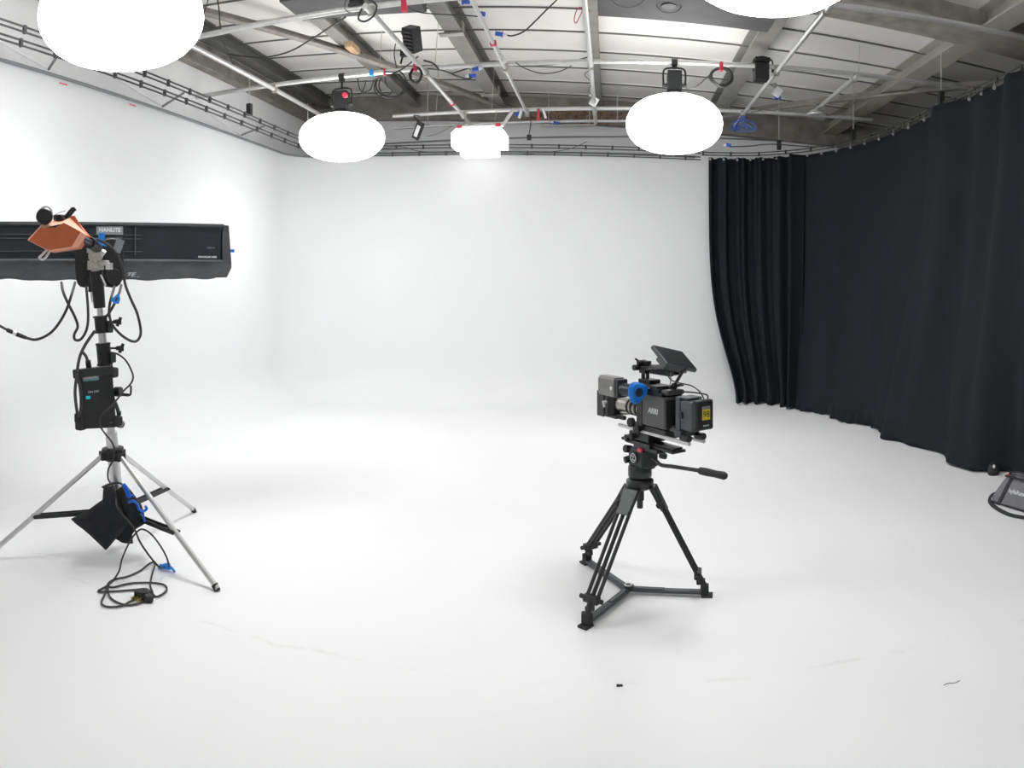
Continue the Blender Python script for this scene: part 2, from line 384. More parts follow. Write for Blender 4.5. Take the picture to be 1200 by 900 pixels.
# wind braces
mb = MB(); mb.bar((-4.3, 5.6, zr(-4.3, 2.55)), (-1.45, 10.9, zr(-1.35, 2.55)), 0.10, 0.02); mb.bar((-4.34, 5.62, zr(-4.3, 2.59)), (-1.49, 10.92, zr(-1.35, 2.59)), 0.015, 0.09)
tag(mb.build('wind_brace', 'brown'), 'long brown diagonal brace crossing the rafters above the left rear lantern', 'brace')
mb = MB(); mb.bar((1.45, 10.7, zr(1.45, 2.56)), (4.9, 6.4, zr(4.9, 2.56)), 0.09, 0.02); mb.bar((1.49, 10.72, zr(1.45, 2.60)), (4.94, 6.42, zr(4.9, 2.60)), 0.015, 0.09)
tag(mb.build('wind_brace', 'brown'), 'brown diagonal brace behind the wire cage lamp at right', 'brace')

# ------------------------------------------------------------------ pipe grid
GZ = EYE + 2.3; PR = 0.025
def clampmb(mb, p):
    mb.cyl(V(p) + V((-0.03, 0, 0)), V(p) + V((0.03, 0, 0)), 0.036, n=10); mb.box(V(p) + V((0, 0.0, -0.02)), (0.05, 0.05, 0.085)); mb.cyl(V(p) + V((0, -0.02, -0.02)), V(p) + V((0, -0.08, -0.02)), 0.009, n=6)
def pipe(a, b, label, clamps=(), r=PR, m='pipe', group=None, rods=()):
    mb = MB(); mb.cyl(a, b, r, n=14); o = tag(mb.build('lighting_pipe', m), label, 'pipe', group)
    for q_ in rods:
        q = MB(); q.cyl(q_, (q_[0], q_[1], zr(q_[0], 2.795)), 0.006, n=6); q.build('drop_rod', 'pipe', o)
    for c in clamps:
        q = MB(); clampmb(q, c); q.build('pipe_clamp', 'zinc', o)
    return o
DZ = 0.05                      # depth pipes are clamped under the cross pipes
for X, y0, y1, lab, cl in (
    (-3.71, -2.5, 9.3, 'silver pipe running along the left wall in front of the dark rafter', (7.43, 5.65)),
    (-1.93, 5.5, 10.0, 'silver pipe sloping down past the black box lamp to the bright box light', (5.65, 7.43, 9.4)),
    (-1.08, 3.0, 9.45, 'thin grey pipe carrying the white and blue plugs, left of the central pipe', (7.43, 9.4)),
    (-0.20, 1.5, 10.0, 'central silver pipe pointing straight at the camera', (7.43, 9.4)),
    (1.735, 3.0, 10.0, 'silver pipe passing behind the top right lantern to the back wall', (5.65, 7.43, 9.4)),
    (2.60, 7.3, 9.15, 'short silver pipe ending at the wire cage lamp', (7.43,))):
    pipe((X, y0, GZ - DZ), (X, y1, GZ - DZ), lab, [(X, y, GZ - DZ / 2) for y in cl if y0 < y < y1], r=(0.019 if X == -1.08 else PR))
for Y, x0, x1, lab in (
    (9.4, -2.9, 3.55, 'rear cross pipe of the grid, just above the bright box light'),
    (7.43, -4.77, 4.9, 'middle cross pipe that carries the two rear round lanterns'),
    (5.65, -3.95, 4.9, 'front cross pipe at the top of the picture, left of the rafters'),
    (3.6, -4.4, 3.2, 'cross pipe carrying the two large front lanterns')):
    pipe((x0, Y, GZ), (x1, Y, GZ), lab)
pipe((-3.1, 10.12, GZ), (0.25, 10.12, GZ), 'lower rear pipe ending behind the lantern over the video camera', r=0.02, rods=((-2.6, 10.12, GZ), (0.1, 10.12, GZ)))
pipe((-1.0, 10.6, GZ + 0.05), (-0.22, 10.6, GZ + 0.05), 'short stub pipe in front of the brick strip', r=0.018, rods=((-0.9, 10.6, GZ + 0.05), (-0.3, 10.6, GZ + 0.05)))
# hanging wires and drop rods from the roof
for (x, y, lab) in ((-2.45, 7.43, 'thin suspension wire left of the left rear lantern fitting'), (-1.83, 7.43, 'thin suspension wire dropping from the upper clip plate'),
                    (-1.55, 9.4, 'thin suspension wire dropping from the lower clip plate'), (-2.3, 9.4, 'thin suspension wire over the small tilted panel lamp'), (2.65, 7.43, 'thin suspension wire above the short right pipe')):
    mb = MB(); mb.cyl((x, y, GZ), (x + 0.03, y + 0.05, zr(x, 2.80)), 0.004, n=6); tag(mb.build('suspension_wire', 'pipe'), lab, 'wire')

# ------------------------------------------------------------------ rim rail of the infinity wall and its arms
rim = [(x, y, ZT - 0.02) for x, y in plan(0.03)] + [backp(x, 0.03) + (ZT - 0.02,) for x in (-1.5, 0.5, 1.2)]
mb = MB(); mb.tube(rim, 0.016, n=8, k=0); o = tag(mb.build('rim_rail', 'labelgrey'), 'thin grey rail along the top edge of the white infinity wall', 'rail')
arms = thing('wall_bracket', 'slim grey bracket arm propping the rim rail near the front left lantern', 'bracket', (XL, 4.5, ZT))
mb = MB(); mb.cyl((XL, 4.5, ZT + 0.03), (-3.9, 4.15, ZT + 0.02), 0.012, n=8); mb.build('arm', 'labelgrey', arms)
mb = MB(); mb.cyl((XL, 4.5, ZT + 0.03), (XU + 0.01, 4.0, ZT + 0.35), 0.012, n=8); mb.build('arm', 'upper', arms)
for y, lab in ((6.2, 'slim grey bracket arm on the rim rail, second from the picture edge'), (7.9, 'slim grey bracket arm on the rim rail below the tiny black track box')):
    c = copytree(arms); c.location = (XL, y, ZT); c['label'] = lab
arms['group'] = 'rim rail bracket arms'
for o in COL.objects:
    if o.name.startswith('wall_bracket'): o['group'] = 'rim rail bracket arms'
for px, py, lab in ((76, 98, 'small pink paint mark just under the rim rail, left one'), (157, 123, 'small pink paint mark just under the rim rail, right one')):
    c = P(px, py, 4.38 / math.sin(-th(px))); mb = MB(); mb.box((XL + 0.004, c.y, c.z), (0.006, 0.10, 0.013)); tag(mb.build('tape_mark', 'pink'), lab, 'tape mark')

# ------------------------------------------------------------------ curtain tracks (ladder rails)
def arc(cx, cy, R, a0, a1, n=10): return [(cx + R * math.cos(a0 + (a1 - a0) * i / n), cy + R * math.sin(a0 + (a1 - a0) * i / n)) for i in range(n + 1)]
def resample(pl, step):
    out = [V(pl[0])]; acc = 0
    for a, b in zip(pl, pl[1:]):
        a, b = V(a), V(b); L = (b - a).length
        while acc + L >= step:
            a = a + (b - a) * ((step - acc) / L); out.append(a.copy()); L = (b - a).length; acc = 0
        acc += L
    return out
def track(pl, z, label, step=0.36, gap=0.038):
    t = thing('curtain_track', label, 'track', (pl[0][0], pl[0][1], z), 'ladder shaped curtain tracks')
    for s in (0, 1):
        mb = MB(); mb.tube([(x, y, z + s * gap) for x, y in pl], 0.008, n=6, k=0); mb.build('rail', 'track', t)
    for i, q in enumerate(resample([(x, y, z) for x, y in pl], step)):
        mb = MB(); mb.box(q + V((0, 0, gap / 2)), (0.024, 0.024, gap + 0.022)); mb.build('track_clip', 'track', t)
    return t
inner = [(-3.78, -2.5), (-3.78, 8.1)] + arc(-2.6, 8.1, 1.18, PI, PI / 2 + 0.12)[1:] + [(0.0, 9.72), (1.25, 9.92)]
outer = [(-3.82, -2.5), (-3.82, 8.1)] + arc(-2.6, 8.1, 1.22, PI, PI / 2 + 0.12)[1:] + [(0.0, 9.76), (1.25, 9.96)]
track(inner, 3.430, 'upper black ladder track along the left wall and across the back')
track(outer, 3.345, 'lower black ladder track along the left wall and across the back')
TOPP = [(828, 1.38, 10.12), (870, 1.88, 10.08), (900, 2.20, 9.95), (950, 2.70, 9.52), (1000, 3.06, 8.80), (1050, 3.25, 7.85), (1100, 3.29, 6.73), (1200, 3.33, 5.19), (1300, 3.34, 4.0), (1500, 3.34, 2.4), (1800, 3.34, 0.8), (2100, 3.34, -1.2)]
BOTP = [(862, 1.70, 9.72), (900, 2.13, 9.6), (940, 2.47, 9.1), (1000, 2.79, 8.03), (1030, 2.93, 7.53), (1080, 3.0, 6.55), (1130, 3.05, 5.72), (1200, 3.29, 5.12), (1300, 3.30, 3.95), (1500, 3.3, 2.4), (1800, 3.3, 0.8), (2100, 3.3, -1.2)]
def lerp_path(T, u):
    pts = T
    if u <= pts[0][0]: i = 0
    else: i = max(k for k in range(len(pts) - 1) if pts[k][0] <= u)
    f = (u - pts[i][0]) / (pts[i + 1][0] - pts[i][0])
    g = lambda j: V((pts[min(max(j, 0), len(pts) - 1)][1:]))
    p0, p1, p2, p3 = g(i - 1), g(i), g(i + 1), g(i + 2)
    du = lambda j: pts[min(max(j, 0), len(pts) - 1)][0]
    d = pts[i + 1][0] - pts[i][0]
    m1 = (p2 - p0) / max(du(i + 1) - du(i - 1), 1) * d; m2 = (p3 - p1) / max(du(i + 2) - du(i), 1) * d
    return (2 * f ** 3 - 3 * f ** 2 + 1) * p1 + (f ** 3 - 2 * f * f + f) * m1 + (-2 * f ** 3 + 3 * f * f) * p2 + (f ** 3 - f * f) * m2
tr = [tuple(lerp_path(TOPP, u)) for u in range(828, 2100, 12)]
track([(1.3, 10.1)] + tr, 3.44, 'black ladder track that the black drapes hang from', step=0.4)
for (x, y, lab) in ((-3.80, 7.0, 'small black box on the left track, nearer the front lantern'), (-3.74, 8.45, 'small black box on the left track, beside the left rear lantern'),
                    (3.29, 6.7, 'small black box on the drape track, nearest the picture edge'), (3.05, 8.75, 'small black box on the drape track, middle one'), (2.3, 9.7, 'small black box on the drape track, over the gathered drape')):
    t = thing('track_hanger', lab, 'hanger', (x, y, 3.46), 'black track hangers')
    mb = MB(); mb.box((x, y, 3.535), (0.055, 0.055, 0.13)); mb.build('body', 'black', t, bevel=0.004)
    mb = MB(); mb.cyl((x, y, 3.58), (x, y, zr(x, 2.80) if x > 0 else GZ + 0.02), 0.005, n=6); mb.build('rod', 'pipe', t)

# ------------------------------------------------------------------ black drapes
def drape(label, tu0, tu1, bu0, bu1, folds, off, seed, nx, lean_p=1.3):
    rnd = random.Random(seed); ph = [rnd.uniform(0, 6.28) for _ in range(8)]
    nz = 46; mb = MB(); vs_ = []; zt = 3.395
    for j in range(nz + 1):
        q = j / nz; z = zt * (1 - q) ** 1.05
        wv = (1 - z / ZT) ** 4.5
        for i in range(nx + 1):
            s = i / nx
            pt = lerp_path(TOPP, tu0 + (tu1 - tu0) * s); pb = lerp_path(BOTP, bu0 + (bu1 - bu0) * s)
            # the lean of a panel's edge begins high up
            lean = (1 - z / ZT) ** lean_p
            uu = (tu0 + (tu1 - tu0) * s) * (1 - lean) + (bu0 + (bu1 - bu0) * s) * lean
            ps = lerp_path(TOPP, max(uu, 828))
            base = ps * (1 - wv) + pb * wv
            tn = lerp_path(TOPP, max(uu, 828) + 3) - lerp_path(TOPP, max(uu, 828)); tn.normalize(); nr = V((tn.y, -tn.x))
            if nr.dot(V((-base.x, -base.y))) < 0: nr = -nr
            d = off + folds(s, z / ZT, ph)
            if z < 0.12:       # hem lies on the floor
                d += 0.05 * (1 - z / 0.12) * (0.6 + 0.4 * math.sin(s * 60 + ph[1])) + 0.02 * math.sin(s * 131 + ph[2])
            p = base + nr * d
            vs_.append(V((p.x, p.y, max(z, 0.006) + (0.012 * (1 + math.sin(s * 47 + ph[3])) if z < 0.05 else 0))))
    n = nx + 1
    mb.add(vs_, [(j * n + i, j * n + i + 1, (j + 1) * n + i + 1, (j + 1) * n + i) for j in range(nz) for i in range(nx)])
    o = mb.build('black_drape', 'drape', angle=180)
    sm = o.modifiers.new('s', 'SOLIDIFY'); sm.thickness = 0.008; sm.offset = 0
    # eyelets along the top edge and hooks up to the track
    tag(o, label, 'drape')
    return o
def soft(x): return math.copysign(abs(x) ** 0.7, x)
def f1(s, h, ph):
    a = 0.055 + 0.03 * (1 - h)
    v = a * soft(math.sin(2 * PI * (6.2 * s + 0.35 * math.sin(5 * s + ph[0])) + 0.6 * math.sin(3 * h + ph[1]) * (1 - h)))
    return v + 0.02 * math.sin(2 * PI * 15 * s + ph[2]) * (0.4 + h) + 0.14 * math.exp(-((s - 0.93) / 0.035) ** 2)
def f2(s, h, ph):
    v = 0.010 * math.sin(2 * PI * 1.3 * s + ph[0]) + 0.02 * (1 - h) ** 2 * math.sin(2 * PI * 3.3 * s + ph[1])
    e = max(0, (s - 0.80) / 0.2)
    return v + e * 0.05 * math.sin(2 * PI * 3.2 * e * (1 - 0.3 * h) + 1.0) + 0.08 * (1 - h) ** 3 * math.sin(9 * s + ph[3]) ** 2
def f3(s, h, ph):
    L = s * 26
    v = 0.075 * soft(math.sin(L * 2.7 + 0.9 * (1 - h) + 0.8 * math.sin(L * 0.9))) * (0.55 + 0.45 * (1 - h)) + 0.036 * math.sin(L * 6.3 + 2.2 * h + ph[1])
    return v + 0.10 * math.exp(-((s - 0.004) / 0.006) ** 2)
drapes = [drape('narrow gathered black drape with many folds beside the white back wall', 828, 944, 862, 938, f1, 0.03, 1, 150, 5.0),
          drape('wide smooth black drape hanging flat in the middle of the right side', 938, 1112, 930, 1078, f2, 0.0, 2, 150, 1.5),
          drape('black drape with deep vertical folds nearest the picture edge', 1104, 2100, 1052, 2100, f3, 0.05, 3, 420)]
for di, (u0, u1, st) in enumerate(((830, 942, 16), (946, 1100, 17), (1106, 1330, 15))):
    u = u0
    while u < u1:
        q = lerp_path(TOPP, u); nr = V((-q.x, -q.y)).normalized()
        c = V((q.x + nr.x * 0.10, q.y + nr.y * 0.10, 3.365)); mb = MB()
        R = V((nr.x, nr.y, 0)); mb.tube([c + frame_from(R) @ V((0.011 * math.cos(a), 0.011 * math.sin(a), 0)) for a in [2 * PI * k / 8 for k in range(8)]], 0.0045, n=5, k=0, closed=True)
        mb.cyl(c + V((0, 0, 0.011)), V((q.x, q.y, 3.445)), 0.0035, n=5)
        mb.build('eyelet_hook', 'pipe', drapes[di]); u += st

# small black lamp puck at the foot of the drape
c = G(1167, 546)
t = thing('floor_puck', 'small dark domed puck with a painted white glint at the foot of the folded drape', 'puck', (3.10, 5.31, 0))
mb = MB(); mb.lathe([(0.045, 0), (0.052, 0.02), (0.052, 0.05), (0.04, 0.085), (0.015, 0.10)], (3.10, 5.31, 0)); mb.build('body', 'black', t)
mb = MB(); mb.sph((3.08, 5.265, 0.082), 0.014, (0.8, 0.8, 1.2), 10, 6); mb.build('cap', 'white', t)  # the cap stands in for a glint, its highlight put in as white colour

# ================================================================== LANTERNS
def lantern(loc, label, R=0.49, Hh=0.30, zo=0.0, group='round white lantern softboxes'):
    x, y = loc; t = thing('round_lantern', label, 'lantern', (x, y, GZ - 1.0), group)
    zc = GZ - 0.66 + zo; n = 32; prof = []
    for j in range(15):
        a = -PI / 2 + PI * j / 14
        prof.append((max(0.05, R * abs(math.cos(a)) ** 0.82), Hh * math.copysign(abs(math.sin(a)) ** 0.95, math.sin(a))))
    prof[-1] = (0.12, Hh * 1.0)
    mb = MB(); mb.lathe(prof[4:11], (x, y, zc), n=n); mb.build('diffuser', 'lamp', t, angle=80)
    mb = MB(); mb.lathe(prof[10:], (x, y, zc), n=n); mb.build('top_silk', 'lamptop', t, angle=80)
    mb = MB(); mb.lathe(prof[:5], (x, y, zc), n=n); mb.build('bottom_silk', 'lampdown', t, angle=80)
    mb = MB(); mb.lathe([(0.13, 0), (0.13, 0.03), (0.075, 0.05), (0.07, 0.06)], (x, y, zc + Hh - 0.01)); mb.build('mounting_ring', 'blackmetal', t)
    zb = min(zc + Hh + 0.04, GZ - 0.29)
    mb = MB(); mb.box((x, y, zb + 0.11), (0.145, 0.145, 0.20)); mb.box((x, y, zb + 0.005), (0.11, 0.11, 0.03))
    for k in range(5): mb.box((x, y, zb + 0.05 + k * 0.03), (0.155, 0.12, 0.008))
    h = mb.build('lamp_head', 'black', t, bevel=0.006)
    mb = MB(); mb.cyl((x + 0.05, y - 0.075, zb + 0.03), (x + 0.05, y - 0.09, zb + 0.03), 0.012, n=10); mb.build('knob', 'blackmetal', h)
    mb = MB(); mb.tube([(x - 0.11, y, zb + 0.06), (x - 0.115, y, zb + 0.19), (x - 0.08, y, zb + 0.245), (x + 0.08, y, zb + 0.245), (x + 0.115, y, zb + 0.19), (x + 0.11, y, zb + 0.06)], 0.010, n=8, k=3)
    mb.cyl((x - 0.125, y, zb + 0.07), (x - 0.07, y, zb + 0.07), 0.02, n=10); mb.cyl((x + 0.125, y, zb + 0.07), (x + 0.07, y, zb + 0.07), 0.02, n=10)
    mb.build('yoke', 'blackmetal', t)
    mb = MB(); clampmb(mb, (x, y, GZ)); mb.cyl((x, y, zb + 0.24), (x, y, GZ - 0.03), 0.012, n=8); mb.build('pipe_clamp', 'blackmetal', t)
    return t
lanterns = [lantern((-2.88, 7.43), 'round white lantern hanging at the back left, smallest of the round ones', 0.475, 0.25, -0.01),
            lantern((0.66, 7.43), 'round white lantern above the video camera, left of the black drapes', 0.50, 0.29, 0.02),
            lantern((-2.88, 3.6), 'large round white lantern cut by the picture top above the strip light', 0.53, 0.29, 0.06),
            lantern((0.82, 3.6), 'large white lantern cut off by the picture top between the rafters and the drapes', 0.49, 0.28, 0.07)]
o = bpy.data.objects
mb = MB(); mb.cyl((-2.80, 7.30, GZ - 0.24), (-2.80, 7.34, GZ - 0.24), 0.028, n=12); q = mb.build('warning_light', 'red', lanterns[0]); q['label'] = 'red round cap on the lamp head'
# unseen fill lantern and its pipe, added behind the viewer to brighten the floor
c = copytree(lanterns[3]); c.location = (2.6, -0.9, GZ - 1.0); c['label'] = 'unseen fill lantern added behind the viewer on the drape side to brighten the floor'; c['group'] = 'added fill lanterns behind the viewer'
pipe((-4.4, -0.9, GZ), (3.2, -0.9, GZ), 'unseen cross pipe added behind the viewer to carry the fill lantern', rods=((-3.5, -0.9, GZ), (3.0, -0.9, GZ)))
# bright box light
bx, by = -1.68, 9.28
t = thing('box_light', 'bright white stepped box light hanging in the middle of the rear pipe', 'box light', (bx, by, EYE + 1.685))
def sq(w_, d_, z): return [V((bx + sx * w_, by + sy * d_, EYE + z)) for sx, sy in ((-1, -1), (1, -1), (1, 1), (-1, 1))]
mb = MB(); mb.loft(sq(0.345, 0.2, 1.965), sq(0.345, 0.2, 1.785)); mb.loft(sq(0.29, 0.17, 2.025), sq(0.345, 0.2, 1.966)); mb.build('diffuser', 'lampbox', t, bevel=0.004)
mb = MB(); mb.loft(sq(0.24, 0.14, 1.784), sq(0.24, 0.14, 1.685)); mb.build('lower_diffuser', 'lampbox', t, bevel=0.004)
mb = MB(); mb.cyl((bx - 0.27, by - 0.1, EYE + 2.06), (bx + 0.27, by - 0.1, EYE + 2.06), 0.016, n=10); mb.build('hanging_bar', 'pipe', t)
for s in (-0.25, 0.25):
    mb = MB(); mb.box((bx + s, by - 0.1, EYE + 2.055), (0.06, 0.05, 0.055)); q = mb.build('bar_clamp', 'red', t, bevel=0.004); q['label'] = 'red clamp'
for s in (-0.2, 0.2):
    mb = MB(); mb.cyl((bx + s, by - 0.1, EYE + 2.07), (bx + s, 9.4, GZ), 0.006, n=6); mb.build('hanger', 'zinc', t)
mb = MB(); mb.bar((bx + 0.29, by - 0.02, EYE + 2.06), (bx + 0.42, by + 0.1, GZ), 0.05, 0.03); mb.build('side_arm', 'white', t)

# ================================================================== SMALL GRID FITTINGS
def fitting(name, label, cat, base, group=None): return thing(name, label, cat, base, group)
# black finned box lamp on the pipe at -1.93
c = P(483, 46, 7.15); t = fitting('box_lamp', 'black finned box lamp strapped to the pipe above the rafters at left', 'lamp', c)
R = Euler((0.5, 0.35, -0.5)).to_matrix(); mb = MB(); mb.box(c, (0.15, 0.12, 0.24), R)
for k in range(6): mb.box(c + R @ V((0, -0.065, -0.09 + 0.036 * k)), (0.13, 0.02, 0.012), R)
mb.build('lamp_head', 'black', t, bevel=0.005)
mb = MB(); mb.tube([c + R @ V((-0.09, 0, 0.02)), c + R @ V((-0.1, 0, -0.16)), c + R @ V((0, 0.0, -0.19)), V((-1.93, c.y + 0.1, GZ - 0.06))], 0.012, n=6, k=3); mb.build('yoke', 'blackmetal', t)
mb = MB(); mb.cyl(c + R @ V((-0.09, 0, 0.05)), c + R @ V((-0.13, 0, 0.05)), 0.025, n=8); mb.build('knob', 'blackmetal', t)
c = P(464, 64, 7.5); c2 = c + V((0, 0, -0.03))
t = fitting('pipe_grip', 'small black grip hanging from the pipe below the black box lamp', 'grip', c)
mb = MB(); mb.box(c + V((0.1, 0, 0)), (0.10, 0.05, 0.06)); mb.cyl(c + V((0.08, 0, 0)), c + V((0.05, 0, -0.1)), 0.012, n=6); mb.build('body', 'black', t, bevel=0.004)
# black lamp behind the right junction
c = P(894, 82, 7.62); t = fitting('box_lamp', 'black box lamp behind the pipe junction left of the wire cage lamp', 'lamp', c)
mb = MB(); mb.box(c + V((-0.02, 0, -0.03)), (0.15, 0.14, 0.17)); mb.box(c + V((-0.01, 0, 0.10)), (0.16, 0.10, 0.05)); mb.build('lamp_head', 'black', t, bevel=0.006)
mb = MB(); mb.tube([c + V((-0.1, 0, -0.02)), c + V((-0.1, 0, 0.1)), c + V((0, 0, 0.14)), c + V((0.1, 0, 0.1)), c + V((0.1, 0, -0.02))], 0.009, n=6, k=3); mb.build('yoke', 'blackmetal', t)
# black lamps at the picture top
for px, py, r, lab in ((418, 1, 6.0, 'black lamp in a tangle of cable at the picture top left of the rafters'), (784, 2, 6.32, 'black lamp with a hoop at the picture top beside the large lantern')):
    c = P(px, py, r); t = fitting('box_lamp', lab, 'lamp', c)
    mb = MB(); mb.cyl(c + V((0, 0, -0.03)), c + V((0, 0, 0.16)), 0.06, 0.075, n=14); mb.lathe([(0.07, 0), (0.075, 0.01), (0.06, 0.02)], c + V((0, 0, -0.045))); mb.build('lamp_head', 'black', t, bevel=0.004)
    mb = MB(); mb.tube([c + V((0.11 * math.cos(a), 0.03 * math.sin(a), -0.02 + 0.09 * math.sin(a))) for a in [2 * PI * k / 10 for k in range(10)]], 0.005, n=5, k=2, closed=True); mb.build('hoop', 'greycable', t)
    mb = MB(); mb.cyl(c + V((0, 0, 0.12)), c + V((0, 0, 0.27)), 0.01, n=8); mb.build('stem', 'blackmetal', t)
# tilted panel lamp on the rear pipe
c = P(490, 153, 9.45); R = Euler((0.5, 0.55, 0.0)).to_matrix()
t = fitting('panel_lamp', 'small tilted panel lamp with a white face left of the bright box light', 'lamp', c)
mb = MB(); mb.box(c, (0.10, 0.05, 0.24), R); mb.build('housing', 'blackmetal', t, bevel=0.005)
mb = MB(); mb.box(c + R @ V((0, -0.028, 0)), (0.05, 0.01, 0.16), R); mb.build('face', 'white', t)
mb = MB(); mb.tube([c + R @ V((-0.04, 0, 0.12)), c + V((-0.06, 0, 0.2)), V((c.x - 0.06, 9.4, GZ - 0.02))], 0.008, n=6, k=3); mb.build('hook', 'blackmetal', t)
# small white boxes
for px, py, r, lab in ((696, 119, 8.9, 'small white tilted box lamp clamped to the central pipe'), (911, 108, 8.9, 'small white tilted box clamped to the right pipe above blue tape')):
    c = P(px, py, r); R = Euler((0.3, 0.5, 0.3)).to_matrix(); t = fitting('work_lamp', lab, 'lamp', c, 'small white clamped boxes')
    mb = MB(); mb.box(c, (0.09, 0.07, 0.11), R); mb.build('body', 'white', t, bevel=0.006)
    mb = MB(); mb.box(c + V((-0.02, 0, 0.075)), (0.08, 0.06, 0.05), R); mb.build('clamp', 'zinc', t, bevel=0.004)
# wire cage lamp
c = P(957, 128, 9.1); t = fitting('cage_lamp', 'round wire cage lamp hanging from the end of the short right pipe', 'lamp', c - V((0, 0, 0.1)))
mb = MB(); mb.tube([c + V((0.09 * math.cos(a), 0.09 * math.sin(a), -0.03)) for a in [2 * PI * k / 12 for k in range(12)]], 0.008, n=6, k=2, closed=True)
for a in (0.2, 2.3, 4.4): mb.cyl(c + V((0.09 * math.cos(a), 0.09 * math.sin(a), -0.03)), V((2.60, 9.12, GZ - 0.07)), 0.005, n=6)
mb.build('cage', 'zinc', t)
mb = MB(); mb.lathe([(0.12, 0), (0.13, 0.015), (0.06, 0.06), (0.03, 0.07)], c + V((0, 0, -0.08))); mb.build('shade', 'pipe', t)
# cables lying on the grid
def cable(name, pts, r, label, cat='cable', m='cable', k=6):
    mb = MB(); mb.tube(pts, r, n=6, k=k); return tag(mb.build(name, m), label, cat)
def coil(px, py, r, w_, h_, turns, label, tie='red', tilt=0.0, tiepx=None):
    c = P(px, py, r); rx = w_ * r / F / 2; rz = h_ * r / F / 2; rr = random.Random(px)
    t = thing('cable_coil', label, 'coil', c - V((0, 0, rz)))
    pts = []
    for i in range(turns * 12):
        a = 2 * PI * i / 12; q = 0.85 + 0.25 * rr.random() if i % 3 == 0 else q
        pts.append(c + V((rx * q * math.cos(a), 0.02 * math.sin(a * 0.37), rz * q * math.sin(a))))
    mb = MB(); mb.tube(pts, 0.008, n=6, k=3); mb.build('loops', 'cable', t)
    mb = MB(); mb.box(c + V((0, -0.01, rz + 0.005)), (0.035, 0.045, 0.09)); q = mb.build('tie', tie, t, bevel=0.004); q['label'] = 'red tie'
    return t
coil(845, 90, 7.36, 26, 22, 7, 'black cable coil with a red tie hanging from the middle pipe')
coil(487, 88, 7.40, 14, 18, 4, 'small black cable coil with a red tie beside the large hanging loops')
c0 = lambda px, py, r=7.36: P(px, py, r)
cable('hanging_cable', [c0(442, 92), c0(441, 104), c0(450, 113), c0(466, 113), c0(476, 105), c0(475, 92), c0(468, 84), c0(458, 88)], 0.009, 'heavy black cable loops hanging from the middle pipe right of the red capped lamp')
cable('hanging_cable', [c0(447, 91), c0(444, 100), c0(448, 110), c0(459, 114), c0(470, 110), c0(473, 98), c0(465, 86)], 0.008, 'second strand of the heavy cable loops on the middle pipe')
cable('hanging_cable', [c0(451, 91), c0(453, 100), c0(459, 106), c0(456, 111), c0(444, 112), c0(439, 105), c0(440, 92)], 0.006, 'thin inner strand of the cable loops on the middle pipe')
cable('hanging_cable', [c0(419, 92), c0(421, 103), c0(425, 108), c0(434, 105), c0(438, 93)], 0.006, 'thin black loop just right of the red capped lamp')
cable('hanging_cable', [c0(413, 112), c0(422, 110), c0(427, 102), c0(429, 94)], 0.006, 'thin cable from the red capped lamp up to the pipe')
cable('hanging_cable', [P(405, 20, 6.4), P(385, 33, 6.8), P(365, 46, 7.2), P(340, 60, 7.6), P(312, 67, 8), P(285, 66, 8.3), P(266, 63, 8.5)], 0.008, 'long slack cable running from the top tangle towards the left rafter')
cable('hanging_cable', [P(250, -22, 7.15), P(243, 3, 6.9), P(238, 18, 6.7)], 0.006, 'short cable end beside the large left lantern')
cable('hanging_cable', [P(250, -22, 7.15), P(256, 6, 6.9), P(258, 30, 7), P(262, 50, 7.4), P(272, 72, 8.2), P(277, 79, 8.6)], 0.007, 'thin cable dropping from the picture top right of the large left lantern')
cable('hanging_cable', [P(668, -20, 6.75), P(655, -3, 6.65), P(640, 12, 6.6), P(622, 30, 6.7), P(612, 38, 6.5), P(600, 42, 6.45), P(594, 41, 6.42)], 0.007, 'cable curving from the picture top to the white and blue plug')
cable('hanging_cable', [V((5.65 * math.tan(th(470)), 5.65, GZ)), P(490, 14, 6.2), P(520, 17, 6.2), P(545, 18, 6.1), V((-1.08, 5.97, GZ - DZ))], 0.005, 'thin cable running past the wide rafter at the picture top')
cable('hanging_cable', [P(692, 66, 7.6), P(670, 72, 7.6), P(640, 76, 7.6), P(600, 74, 7.6), P(575, 72, 7.6), P(555, 78, 7.6), P(530, 86, 7.6)], 0.007, 'slack cable lying along the middle pipe left of the central pipe')
cable('hanging_cable', [P(604, 73, 7.4), P(615, 80, 7.4), P(635, 86, 7.4), P(655, 84, 7.4), P(670, 77, 7.4)], 0.005, 'thin cable swag under the middle pipe left of the central pipe')
cable('hanging_cable', [V((7.43 * math.tan(th(500)), 7.43, GZ)), P(520, 83, 7.45), P(535, 89, 7.4), P(547, 92, 7.4), P(553, 91, 7.4)], 0.008, 'short cable leading into the blue connectors')
cable('hanging_cable', [P(464, 48, 7.2), P(462, 64, 7.3), P(465, 80, 7.35)], 0.006, 'thin drop cable left of the black box lamp')
cable('hanging_cable', [P(490, 66, 7.2), P(478, 76, 7.3), P(465, 84, 7.36), P(450, 84, 7.36)], 0.007, 'cable slung from the pipe junction to the heavy loops')
cable('hanging_cable', [P(497, 71, 7.2), P(507, 74, 7.3), P(514, 81, 7.36)], 0.010, 'thick short cable at the junction below the black box lamp')
cable('hanging_cable', [P(803, 104, 7.36), P(815, 102, 7.36), P(826, 93, 7.36), P(834, 85, 7.36)], 0.006, 'thin cable from the lantern over the video camera to the coil')
cable('hanging_cable', [P(690, 83, 7.8), P(685, 88, 7.8), P(693, 97, 8.0), P(690, 106, 8.2), P(694, 112, 8.4)], 0.005, 'thin cable wound down the central pipe', m='greycable')
